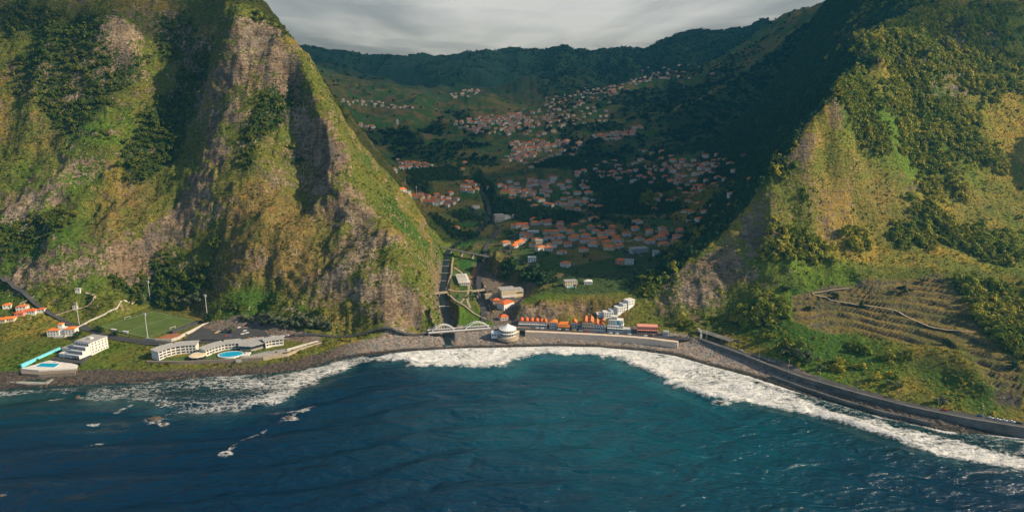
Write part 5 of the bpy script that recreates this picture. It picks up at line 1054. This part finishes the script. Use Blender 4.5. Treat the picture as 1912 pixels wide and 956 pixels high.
    def wing(pts, st, dep, z):
        P = [np.array(G(u, v, z)) for u, v in pts]
        for i_, (a, b) in enumerate(zip(P[:-1], P[1:])):
            e_, j_ = 1.6, 0.03*(i_ % 2)
            d = b-a; L = float(np.linalg.norm(d[:2])); rz = math.atan2(d[1], d[0]); q = MB().box(0, 1.6, -3, L, dep, st*3.0).build('wing_wall', DARK, t, loc=tuple(a)); q.rotation_euler = (0, 0, rz)
            n = max(2, round(L/3.9))
            for s in range(st+1): MB().box(-0.1, 0, s*3.0-(0.25 if s else 3), L+0.1, 1.59, s*3.0+0.1).build('floor_slab', WHITE, q)
            for k in range(n+1): MB().box(L*k/n-0.4, -0.06, -2.9, L*k/n+0.4, 1.61, st*3.0+0.02).build('column', WHITE, q)
            for s in range(st):
                for k in range(n): MB().box(L*k/n+0.41, 0.05, s*3.0+0.11, L*(k+1)/n-0.41, 0.2, s*3.0+1.0).build('balustrade', WHITE, q)
            MB().add([(-e_,-0.5,st*3+0.13+j_),(L+e_,-0.5,st*3+0.13+j_),(L+e_,dep+0.3,st*3+1.33+j_),(-e_,dep+0.3,st*3+1.33+j_),(-e_,-0.5,st*3+0.43+j_),(L+e_,-0.5,st*3+0.43+j_),(L+e_,dep+0.3,st*3+1.63+j_),(-e_,dep+0.3,st*3+1.63+j_)], [(0,3,2,1),(4,5,6,7),(0,1,5,4),(1,2,6,5),(2,3,7,6),(3,0,4,7)]).build('roof', FLATR, q)
            MB().box(0, dep+0.01, -3, L, dep+0.3, st*3+1.2).build('back_wall', WHITE, q); MB().box(-0.25, 1.0, -3, -0.01, dep, st*3+0.05).build('end_wall', WHITE, q); MB().box(L+0.01, 1.0, -3, L+0.25, dep, st*3+0.05).build('end_wall', WHITE, q)
    wing([(298,672),(312,666.5),(329,662),(347,660),(366,659)], 3, 11, 6.6); wing([(386,664),(402,658),(420,653),(446,650.5)], 2, 11, 7); wing([(497,648),(508,645.5),(529,643)], 2, 10, 8)
    MB().lathe([(8.5,-3),(8.5,2.6),(9.2,2.7),(9.2,3.2)], 10).build('round_pavilion', GLASS, t, loc=G(370,668,6.4)); MB().lathe([(9.3,3.21),(9.3,3.5),(7.0,4.2)], 10).build('pavilion_roof', CREAM, t, loc=G(370,668,6.4))
    o, L, rz = front(448, 656, 494, 650, 7.2); q = MB().box(0, 3, -3, L, 20, 5.2).build('glass_pavilion', GLASS, t, loc=o); q.rotation_euler = (0, 0, rz)
    MB().add([(-1,1.5,5.2),(L*0.45,-5,5.2),(L+1,1.5,5.2),(L+1,21,5.2),(-1,21,5.2),(-1,1.5,5.8),(L*0.45,-5,5.8),(L+1,1.5,5.8),(L+1,21,6.3),(-1,21,6.3)], [(4,3,2,1,0),(5,6,7,8,9),(0,1,6,5),(1,2,7,6),(2,3,8,7),(3,4,9,8),(4,0,5,9)]).build('pavilion_roof', FLATR, q)
    MB().add([(0,2.9,-3),(L*0.45,-3.5,-3),(L,2.9,-3),(0,2.9,1.6),(L*0.45,-3.5,1.6),(L,2.9,1.6)], [(2,1,0),(3,4,5),(0,1,4,3),(1,2,5,4),(2,0,3,5)]).build('bay_base', CONC, q); MB().add([(0.5,2.9,1.61),(L*0.45,-3.0,1.61),(L-0.5,2.9,1.61),(0.5,2.9,5.19),(L*0.45,-3.0,5.19),(L-0.5,2.9,5.19)], [(2,1,0),(3,4,5),(0,1,4,3),(1,2,5,4),(2,0,3,5)]).build('bay_window', GLASS, q)
    # oval pool
    c = G(431, 661.5, 7.2); t = thing('oval_pool', 'bright blue oval swimming pool in front of the arcaded hotel', 'pool', c, 0.12)
    el = lambda a, b: [(a*math.cos(2*math.pi*k/28), b*math.sin(2*math.pi*k/28)) for k in range(28)]
    MB().prism(el(13.5, 9.3), -3, 0.4).build('kerb', WPAINT, t); MB().prism(el(12.2, 8.0), 0, 0.48).build('water', POOLW, t); MB().box(10, -6, -3, 20, 4, 0.36).build('sun_deck', WHITE, t)
    prism_px([(300,676),(350,672),(410,669.5),(492,664),(530,652),(530,640),(480,640),(420,640),(330,650),(296,664)], 0, 6.3).build('hotel_lawn', LAWN, kind='structure')
    prism_px([(440,672),(452,667),(495,656),(535,651),(596,634),(596,640),(500,664)], 1, 6.6).build('hotel_terrace', CONC, kind='structure')
    wall_line('sea_wall', [G(u, v, 6.4) for u, v in ((274,675),(334,675.5),(407,672.5),(490,668))], 2.4, 0.7, STONEW, base='pts', below=7.5, label='rough stone sea wall in front of the arcaded hotel', category='wall')
    wall_line('sea_wall', [G(u, v, 6.4) for u, v in ((491,668),(510,665),(536,661),(565,650),(600,640))], 2.0, 0.7, PATHM, base='pts', below=7.5, label='tan sea wall section right of the arcaded hotel', category='wall')
    wall_line('ramp_wall', [G(u, v, 7.6) for u, v in ((536,653),(560,646),(594,637))], 0.7, 1.1, PALEWALL, base='pts', below=2, label='white ramp wall at the right end of the arcaded hotel', category='wall')
    # stadium
    C = [np.array(G(u, v, 10.0)) for u, v in ((183,611),(285,580),(372,600),(276,632))]
    t = thing('football_pitch', 'green football pitch with white lines below the left mountain', 'pitch'); MB().prism([tuple(p[:2]) for p in C], 9.0, 10.3).build('turf', TURF, t)
    def on(a, b): return (C[0]*(1-a)+C[1]*a)*(1-b)+(C[3]*(1-a)+C[2]*a)*b
    def line(a0, b0, a1, b1):
        p, q = on(a0, b0), on(a1, b1); d = (q-p)[:2]; n = np.array((-d[1], d[0]))/np.linalg.norm(d)*0.07; MB().prism([tuple(p[:2]+n), tuple(q[:2]+n), tuple(q[:2]-n), tuple(p[:2]-n)], 10.2, 10.31).build('line', WPAINT, t)
    for s in ((.04,.04,.96,.04),(.04,.96,.96,.96),(.04,.04,.04,.96),(.96,.04,.96,.96),(.04,.5,.96,.5)): line(*s)
    for a, b, lab in ((.5,.03,'white goal at the left end of the pitch'),(.5,.97,'white goal at the right end of the pitch')):
        p = on(a, b); d = (C[1]-C[0])[:2]; g = thing('goal', lab, 'goal', (p[0], p[1], 10.3), math.atan2(d[1], d[0]), 'goals'); 
        for x in (-3.6, 3.6): MB().box(x-0.12, -0.12, 0, x+0.12, 0.12, 2.5).build('post', WPAINT, g)
        MB().box(-3.7, -0.12, 2.5, 3.7, 0.12, 2.74).build('crossbar', WPAINT, g)
    for u, v, lab in ((213,618,'white dugout on the near touchline, left one'),(235,622,'white dugout on the near touchline, right one')):
        g = thing('dugout', lab, 'dugout', G(u, v, 10.3), -0.35, 'dugouts'); MB().box(-4, -1, 0, 4, -0.8, 2.2).build('back', WPAINT, g); MB().box(-4, -1, 2.2, 4, 1, 2.4).build('roof', WPAINT, g); MB().box(-3.9, -0.7, 0, 3.9, -0.1, 0.6).build('bench', GREYW, g)
    for i, (u, v, h) in enumerate(((148,606,26),(280,557,22),(276,631,28),(387,590,26))):
        p = at(u, v) if i != 2 else G(u, v, 10.2); lab = ['floodlight mast at the left corner of the stadium','floodlight mast behind the far left side of the pitch','floodlight mast at the near corner of the pitch, nearest the sea','floodlight mast at the right corner of the stadium'][i]
        f = thing('floodlight_mast', lab, 'floodlight', p, -0.5, 'stadium floodlights'); MB().tube([(0,0,-1),(0,0,h)], 0.5, 6, 0.32).build('mast', METAL, f); q = MB().box(-1.9, -0.3, h-1.4, 1.9, 0.3, h+1.6).build('lamp_frame', METAL, f)
        for k in range(6): MB().box(-1.7+1.2*(k % 3), -0.62, h-1.1+1.4*(k//3), -0.75+1.2*(k % 3), -0.31, h-0.1+1.4*(k//3)).build('lamp', WPAINT, q)
    wall_line('stadium_wall', px((146,612),(168,600),(195,588),(218,577),(243,567),(257,561)), 0.6, 1.8, PALEWALL, below=1, label='white boundary wall climbing behind the left side of the pitch', category='wall')
    wall_line('stadium_wall', [G(u, v, 10) for u, v in ((272,634),(290,636),(320,636),(335,631),(343,626),(360,618),(378,608),(396,603),(399,598))], 0.9, 2.2, PALEWALL, base='pts', below=2, label='white curved wall along the near right side of the stadium', category='wall')
    prism_px([(288,633),(312,624),(330,622),(342,624),(332,631),(318,634)], 8, 10.36).build('stadium_apron', SOIL, kind='structure')
    t = thing('grandstand', 'dark stepped grandstand along the right side of the pitch', 'grandstand')
    a, b = np.array(G(311,621,10)), np.array(G(366,600,10)); d = b-a; Lg = float(np.linalg.norm(d[:2])); t.location = tuple(a); t.rotation_euler = (0, 0, math.atan2(d[1], d[0])); 
    for k in range(6): MB().box(0, -1.6*(k+1), -1, Lg, -1.6*k-0.003, 0.6+0.45*k).build('step', ASPH, t)
    prism_px([(343,634),(378,608),(400,602),(470,600),(490,612),(500,624),(420,634)], 6, 9.9).build('parking_lot', ASPH, kind='structure')
left_coast()

# ------------------------------------------------------------------ single trees
LEAF_GREY = leaf_material('leaf_tamarisk', (0.085, 0.105, 0.060), (0.16, 0.165, 0.085)); LEAF_DARK = leaf_material('leaf_dark', (0.018, 0.045, 0.016), (0.05, 0.085, 0.025)); LEAF_PALE = leaf_material('leaf_pale', (0.10, 0.105, 0.045), (0.20, 0.18, 0.08))
def tree_kind(m, seed, n=260, lobes=9, squash=1.0, size=0.12, lift=0.55):
    rng = np.random.default_rng(seed); V, F = crown_geo(rng, n, lobes, size, squash, 0.55); cr = new_mesh('crown', [(v[0], v[1], v[2]+lift) for v in V], F, m)
    b = MB(); b.tube([(0,0,-0.5),(0.02,0.03,0.35),(0.0,0.05,0.9)], 0.075, 6, 0.035)
    for k in range(4): a = k*1.6+seed; b.tube([(0,0.02,0.45+0.07*k),(0.35*math.cos(a),0.35*math.sin(a),0.95+0.05*k)], 0.035, 5, 0.012)
    return b.mesh('trunk', BARK), cr
KINDS = {'tamarisk': [tree_kind(LEAF_GREY, s, squash=0.75, lift=0.2) for s in (1, 2, 3)], 'dark': [tree_kind(LEAF_DARK, s, squash=0.9, lift=0.25) for s in (4, 5, 6)], 'pale': [tree_kind(LEAF_PALE, s, squash=1.2, lift=0.5) for s in (7, 8)]}
def single_tree(u, v, r, kind, label, name, group=None):
    p = at(u, v)
    if p is None: return
    tr, cr = KINDS[kind][int(u) % len(KINDS[kind])]; t = thing(name, label, 'tree', (p[0], p[1], p[2]-0.2), u*1.7, group); t.scale = (r, r, r*(0.95+0.02*(int(u) % 7)))
    add_obj('trunk', tr, t); add_obj('crown', cr, t)
def plant_trees():
    T = [(1689,549,6.2,'dark','large round dark tree on the upper terraces beside the pale path','round_tree'),(1559,558,4.2,'dark','round dark bush just below the bend of the terrace path','round_tree'),(1611,575,3.6,'dark','small dark bush on the line of the terrace path','round_tree'),(1512,580,4.0,'dark','round bush at the left of the dry terraces','round_tree'),(1723,527,3.0,'dark','small dark tree at the top of the dry terraces','round_tree'),(1766,645,4.5,'dark','dark tree at the foot of the terraces right of the green slope','round_tree'),(1468,545,5.5,'dark','dark tree under the cliff at the left end of the terraces','round_tree'),(1892,690,5.0,'dark','dark tree on the stony terraces at the right edge','round_tree'),(1650,592,2.2,'dark','tiny shrub low on the dry terraces','round_tree'),(1745,570,2.4,'dark','tiny shrub on the right half of the dry terraces','round_tree'),
         (907,476,6.0,'dark','broad dark tree beside the road bridge above the park','round_tree'),(948,443,9.0,'dark','big dark tree cluster beside the valley road','round_tree'),(879,468,5.0,'dark','dark tree behind the valley road bridge','round_tree'),(263,570,5.0,'dark','round dark tree at the far left corner of the pitch','round_tree'),(181,619,4.2,'dark','dark bush beside the stadium lane, left one','round_tree'),(192,621,4.0,'dark','dark bush beside the stadium lane, middle one','round_tree'),(214,627,4.0,'dark','dark bush beside the stadium lane, right one','round_tree'),(392,600,6.0,'dark','dark tree at the right corner of the stadium','round_tree'),(146,632,5,'dark','dark tree behind the white stepped hotel','round_tree'),(1024,476,3.5,'dark','dark tree in front of the main town','round_tree'),(1000,476,3.2,'dark','small tree right of the modern white villa','round_tree')]
    for i, (u, v, r) in enumerate(((488,606,6),(503,604,8),(518,608,7),(533,612,8),(550,612,8),(566,611,9),(582,614,8),(598,613,8),(614,617,7),(352,572,7),(368,566,8),(330,566,6),(432,622,5),(455,600,5),(470,602,5))): T.append((u, v, r, 'tamarisk', f'grey green tamarisk, {ordinal(i+1)}{" one" if i == 0 else " of the trees"} along the foot of the left mountain', 'tamarisk_tree', ) if i < 9 else (u, v, r, 'tamarisk', ['grey tamarisk behind the right side of the pitch', 'tall grey tamarisk on the slope behind the pitch', 'grey tamarisk behind the far side of the pitch', 'small tamarisk at the edge of the parking lot', 'tamarisk at the far end of the parking lot, left one', 'tamarisk at the far end of the parking lot, right one'][i-9], 'tamarisk_tree'))
    for i, (u, v, r) in enumerate(((1462,662,6),(1484,668,7),(1508,676,7),(1660,722,4.5),(1678,726,4.5),(1760,754,4.5),(1530,692,4))): T.append((u, v, r, 'tamarisk', ['grey tamarisk above the right coast road, nearest the tunnel', 'grey tamarisk above the right coast road, second from the tunnel', 'grey tamarisk above the right coast road, third from the tunnel', 'small tamarisk beside the rocky gully above the right road', 'small tamarisk just right of the rocky gully', 'lone round tamarisk beside the road near the parked cars', 'low tamarisk at the right of the road side thicket'][i], 'tamarisk_tree'))
    for i, (u, v, r) in enumerate(((1612,112,9),(1640,125,8),(1600,140,7),(1672,128,8),(1790,60,12),(1755,95,10),(1725,110,8))): T.append((u, v, r, 'pale', f'tall pale eucalyptus on the right mountain ridge, {["nearest the valley edge","second from the valley edge","lowest on the ridge","with a bare dark gap behind","largest and highest","left of the largest one","below the highest ones"][i]}', 'eucalyptus_tree'))
    for e in T: single_tree(*e, group='single trees')
    # palm by the right beach
    p = at(1284, 630); t = thing('palm_tree', 'green palm tree behind the right end of the promenade', 'tree', p); MB().tube([(0,0,-1),(0.2,0.1,4),(0.1,0.3,9)], 0.35, 7, 0.24).build('trunk', BARK, t)
    for k in range(16):
        a = 2*math.pi*k/16+0.2*(k % 3); up = 1.6+0.9*(k % 3); V, F = [], []
        for j in range(7): s = j/6; x = 4.6*s; z = 9+up*math.sin(s*2.2)-2.2*s*s; w = 0.55*math.sin(math.pi*(0.12+0.86*s)); V += [(x*math.cos(a)-w*math.sin(a), x*math.sin(a)+w*math.cos(a), z-0.2), (x*math.cos(a), x*math.sin(a), z+0.05), (x*math.cos(a)+w*math.sin(a), x*math.sin(a)-w*math.cos(a), z-0.2)]
        for j in range(6): F += [(j*3, j*3+1, j*3+4, j*3+3), (j*3+1, j*3+2, j*3+5, j*3+4)]
        add_obj('frond', new_mesh('frond', V, F, LEAF), t)
    # dead tree by the lone house
    p = at(1226, 388); t = thing('dead_tree', 'bare pale dead tree beside the lone house in the wooded knoll', 'tree', p); MB().tube([(0,0,-2),(0.3,0,10),(-0.5,0.3,22)], 0.5, 6, 0.12).build('trunk', GREYW, t)
    for k in range(7): a = k*2.1; MB().tube([(0,0,11+1.4*k),(3.2*math.cos(a),3.2*math.sin(a),15+1.5*k)], 0.2, 5, 0.05).build('branch', GREYW, t)
plant_trees()

# ------------------------------------------------------------------ cars
def car_parts(col):
    def body():
        b = MB(); prof = [(-2.15,0.35),(2.15,0.35),(2.2,0.7),(2.05,0.92),(1.0,1.0),(-1.9,1.02),(-2.2,0.85)]; n = len(prof)
        b.add([(x, -0.88, z) for x, z in prof]+[(x, 0.88, z) for x, z in prof], [tuple(range(n)), tuple(range(2*n-1, n-1, -1))]+[(i, n+i, n+(i+1)%n, (i+1)%n) for i in range(n)]); return b.mesh('body', mat('car_paint_'+col, CARS[col], 0.3, 0.05, 0.4, 0.5))
    def cab():
        b = MB(); V = [(-1.7,-0.78,1.0),(0.95,-0.78,1.0),(0.95,0.78,1.0),(-1.7,0.78,1.0),(-1.2,-0.62,1.5),(0.3,-0.62,1.5),(0.3,0.62,1.5),(-1.2,0.62,1.5)]; b.add(V, [(4,5,6,7),(0,1,5,4),(1,2,6,5),(2,3,7,6),(3,0,4,7)]); return b.mesh('cabin_glass', GLASS)
    def wheel(): return MB().tube([(0,-0.12,0),(0,0.12,0)], 0.33, 10).mesh('wheel', BLACK)
    def top(): return MB().box(-1.15, -0.6, 1.505, 0.25, 0.6, 1.55).mesh('roof_panel', mat('car_paint_'+col, CARS[col], 0.3, 0.05, 0.4, 0.5))
    return shared(('cb', col), body), shared('cabin', cab), shared('wheel', wheel), shared(('ct', col), top)
CARS = {'white': (0.75, 0.75, 0.75), 'silver': (0.45, 0.46, 0.47), 'black': (0.02, 0.02, 0.022), 'red': (0.45, 0.03, 0.02), 'yellow': (0.65, 0.42, 0.04), 'blue': (0.04, 0.10, 0.28)}
def car(x, y, z, rz, col, label, group):
    t = thing('parked_car', label, 'car', (x, y, z), rz, group); B, C, Wh, T = car_parts(col); add_obj('body', B, t); add_obj('cabin_glass', C, t); add_obj('roof_panel', T, t)
    for a in (-1.35, 1.35):
        for b in (-0.8, 0.8): add_obj('wheel', Wh, t, loc=(a, b, 0.33))
def park_cars():
    rng = random.Random(3); cols = ['white','white','silver','black','white','red','silver','white','blue','yellow']
    sets = (('parked along the sea front promenade', [(1003,613.5),(1012,614),(1044,615.5),(1051,616.5),(1058,616),(1072,617.5),(1083,618),(1096,619),(1118,620.5),(1140,622.5),(1152,623.5),(1175,625),(1205,627.5),(1215,628)], 8.62, 0.06), ('parked on the right coast road', [(1372,650),(1383,655),(1763,766),(1830,777),(1850,781),(1864,784),(1876,786),(1890,788),(1903,790.5)], 8.62, -0.42),
            ('on the road behind the arcaded hotel', [(466,633),(476,632),(500,630.5),(508,629),(516,630),(528,629),(536,627.5),(548,627.2),(487,631)], None, 0.0), ('in the parking lot by the stadium', [(404,622),(408,619.5),(457,618),(461,622),(453,624),(446,612),(480,612),(430,628),(424,628)], 9.92, 0.7), ('on the road beside the canal', [(902,546),(905,553),(908,560),(911,567),(903,541),(914,574),(921,583),(905,536)], None, 1.75), ('in the yard of the beige hall', [(916,545),(918,552),(924,548)], None, 0.2))
    for where, L, z, rz in sets:
        for i, (u, v) in enumerate(sorted(L)):
            if z is None: p = at(u, v); p = (p[0], p[1], p[2]+0.55)
            else: p = G(u, v, z)
            c = cols[(i*3+len(L)) % len(cols)]; car(p[0], p[1], p[2], rz+rng.uniform(-0.08, 0.08), c, f'{c} car, {ordinal(i+1)}{" from left" if i else ""} {where}', f'cars {where}')
park_cars()

# ------------------------------------------------------------------ lamps, masts, churches, tunnel mouth
def posts_and_masts():
    for i, (u, v) in enumerate(((1318,637),(1367,653),(1417,673),(1472,693),(1530,711),(1600,731),(1675,751),(1750,767),(1835,782))):
        p = G(u, v, 8.6); t = thing('street_lamp', f'slim street lamp, {ordinal(i+1)}{" from left" if i else ""} along the right coast road', 'street lamp', p, 0, 'lamps of the right coast road')
        MB().tube([(0,0,-0.5),(0,0,10.5)], 0.16, 6, 0.1).build('pole', METAL, t); MB().tube([(0,0,10.4),(0.3,0.9,11),(0.5,1.9,11.1)], 0.08, 5).build('arm', METAL, t); MB().box(0.3, 1.7, 10.95, 0.75, 2.6, 11.12).build('lamp_head', WPAINT, t)
    for u, v, h, red, lab in ((757,357,36,True,'tall red and white lattice mast on the western hillside'),(778,372,26,False,'thin white mast right of the red mast')):
        p = at(u, v); t = thing('radio_mast', lab, 'mast', p)
        for k in range(6): MB().tube([(0,0,h*k/6-(2 if k == 0 else 0)),(0,0,h*(k+1)/6)], 0.6-0.06*k, 5).build('mast_section', (REDP if k > 3 or k == 1 else WPAINT) if red else WPAINT, t)
        MB().box(-1.2, -0.4, h-4, 1.2, 0.4, h-0.5).build('antenna', WPAINT if not red else REDP, t)
    p = at(742, 232); t = thing('chapel_tower', 'white pointed chapel tower on top of the wooded hill', 'chapel', p); MB().box(-3.6, -3.6, -3, 3.6, 3.6, 11).build('tower', WPAINT, t); MB().add([(-3.8,-3.8,11.01),(3.8,-3.8,11.01),(3.8,3.8,11.01),(-3.8,3.8,11.01),(0,0,21)], [(3,2,1,0),(0,1,4),(1,2,4),(2,3,4),(3,0,4)]).build('spire', WPAINT, t); MB().box(-7, -2, -3, -3.61, 6, 5).build('nave', WHITE, t); put_windows(t, 1, -1.5, 1.5, -3.63, 6, 1.6, 2.6)
    p = at(969, 219); t = thing('church', 'village church with white bell tower on the ridge', 'church', p); MB().box(-16, -5, -3, 4, 6, 8).build('nave', CREAM, t); MB().gable(-16, -5, 4, 6, 8.004, 4).build('roof', RUST, t); MB().box(6, -3, -3, 11, 2, 17).build('bell_tower', WPAINT, t); MB().hip(6, -3, 11, 2, 17.004, 5, 0.2).build('spire', WPAINT, t); put_windows(t, 1, 6.5, 10.5, -3.03, 12, 1.6, 2.6)
    # concrete gallery and retaining wall of the right road
    P = [G(u, v, 8.6) for u, v in ((1303,623),(1330,631),(1365,643),(1400,655),(1428,665))]; L = seaward(P, -6)
    t = thing('road_gallery', 'grey concrete road gallery and retaining wall at the tunnel mouth', 'gallery'); wall_line('retaining_wall', L, 1.0, 4.0, SEAWALL, base='pts', below=2, parent=t)
    q = G(1306, 628, 8.6); b = MB().box(-1.0, -6.5, -1, 1.0, -5.0, 6.2).build('portal_leg', WHITE, t, loc=q); MB().box(-1.0, 5.5, -1, 1.0, 7.5, 6.2).build('portal_leg', CONC, t, loc=q); MB().box(-1.2, -6.8, 6.21, 1.2, 7.8, 7.6).build('portal_lintel', CONC, t, loc=q)
    V, F = [], []; S = seaward(P[:3], -5.5); S2 = seaward(P[:3], 4.5)
    MB().prism([tuple(p[:2]) for p in S]+[tuple(p[:2]) for p in S2[::-1]], 12.6, 13.1).build('gallery_roof', SEAWALL, t)
    for k in range(6):
        f = k/5*2; i = min(int(f), 1); p = S2[i]+(S2[i+1]-S2[i])*(f-i); MB().box(p[0]-0.3, p[1]-0.3, 7.5, p[0]+0.3, p[1]+0.3, 12.59).build('gallery_column', CONC, t)
posts_and_masts()

# ------------------------------------------------------------------ sea rocks and boulders
def rock_mesh(seed, sub=3, rough=0.35):
    import bmesh
    bm = bmesh.new(); bmesh.ops.create_icosphere(bm, subdivisions=sub, radius=1.0); P = np.array([v.co[:] for v in bm.verts])
    d = 1+rough*fbm(P[:,0]+seed*7, P[:,1], 0.9, 3, seed, P[:,2])+0.25*rough*ridged(P[:,0], P[:,1], 0.4, 2, seed+3, P[:,2])
    for v, k in zip(bm.verts, d): v.co = Vector((v.co.x*k, v.co.y*k, v.co.z*k*0.8))
    me = bpy.data.meshes.new('rock'); bm.to_mesh(me); bm.free(); return me
def rocks():
    k = NT_('sea_rock'); p = k.pos(); n = k.noise(0.9, 5, 0.65, p); c = k.ramp(n, [(0.3, (0.03, 0.026, 0.022)), (0.6, (0.10, 0.075, 0.055)), (0.75, (0.18, 0.14, 0.105))]); mr = k.done(c, 0.8, k.bump(n, 0.6, 0.6), 0.3)
    for i, (u, v, sx, sy, sz, lab) in enumerate(((289,785,9,6,4.0,'largest brown sea rock ringed with white surf off the left shore'),(305,793,4,3,2.0,'small brown sea rock just right of the largest one'),(539,781,4.4,3.4,2.4,'lone round brown rock with surf, farthest right in the bay'),(302,756,3.5,2.5,1.6,'low wet rock inside the left surf zone'),(4,926,2.6,2.2,1.4,'small rock at the lower left edge of the sea'),(145,741,3.5,2.4,1.5,'low surf washed rock off the pool deck'),(1345,752,4,2.5,1.2,'low reddish rock at the edge of the right surf'),(420,848,3.2,2.2,0.9,'barely awash rock at the near end of the foam trail'))):
        me = rock_mesh(i+1); me.materials.append(mr); q = G(u, v, 0); o = add_obj('sea_rock', me, None, loc=(q[0], q[1], -0.3), label=lab, category='rock', group='rocks in the sea'); o.scale = (sx*0.75, sy*0.8, sz*1.25); o.rotation_euler = (0, 0, i*0.9)
    c = bpy.data.collections.new('boulder')
    for s in (11, 12, 13):
        me = rock_mesh(s, 1, 0.5); me.materials.append(mr); c.objects.link(bpy.data.objects.new(f'boulder_variant_{s}', me))
    m = (SHORE_D > -6)*(SHORE_D < 26+N2*8)*(GY < 900)
    dens = m*(sstep(-175, -215, GX)*0.16+sstep(265, 300, GX)*0.30*(SHORE_D < 18)+0.012)*sstep(-0.6, 0.3, N4+N2+0.2)
    o = scatter('shore_boulders', c, dens, 0.5, 2.6, 'dark boulders heaped along the shore', 'boulders', 16000, tall=(0.5, 0.8), sink=0.2, seed=21)
rocks()
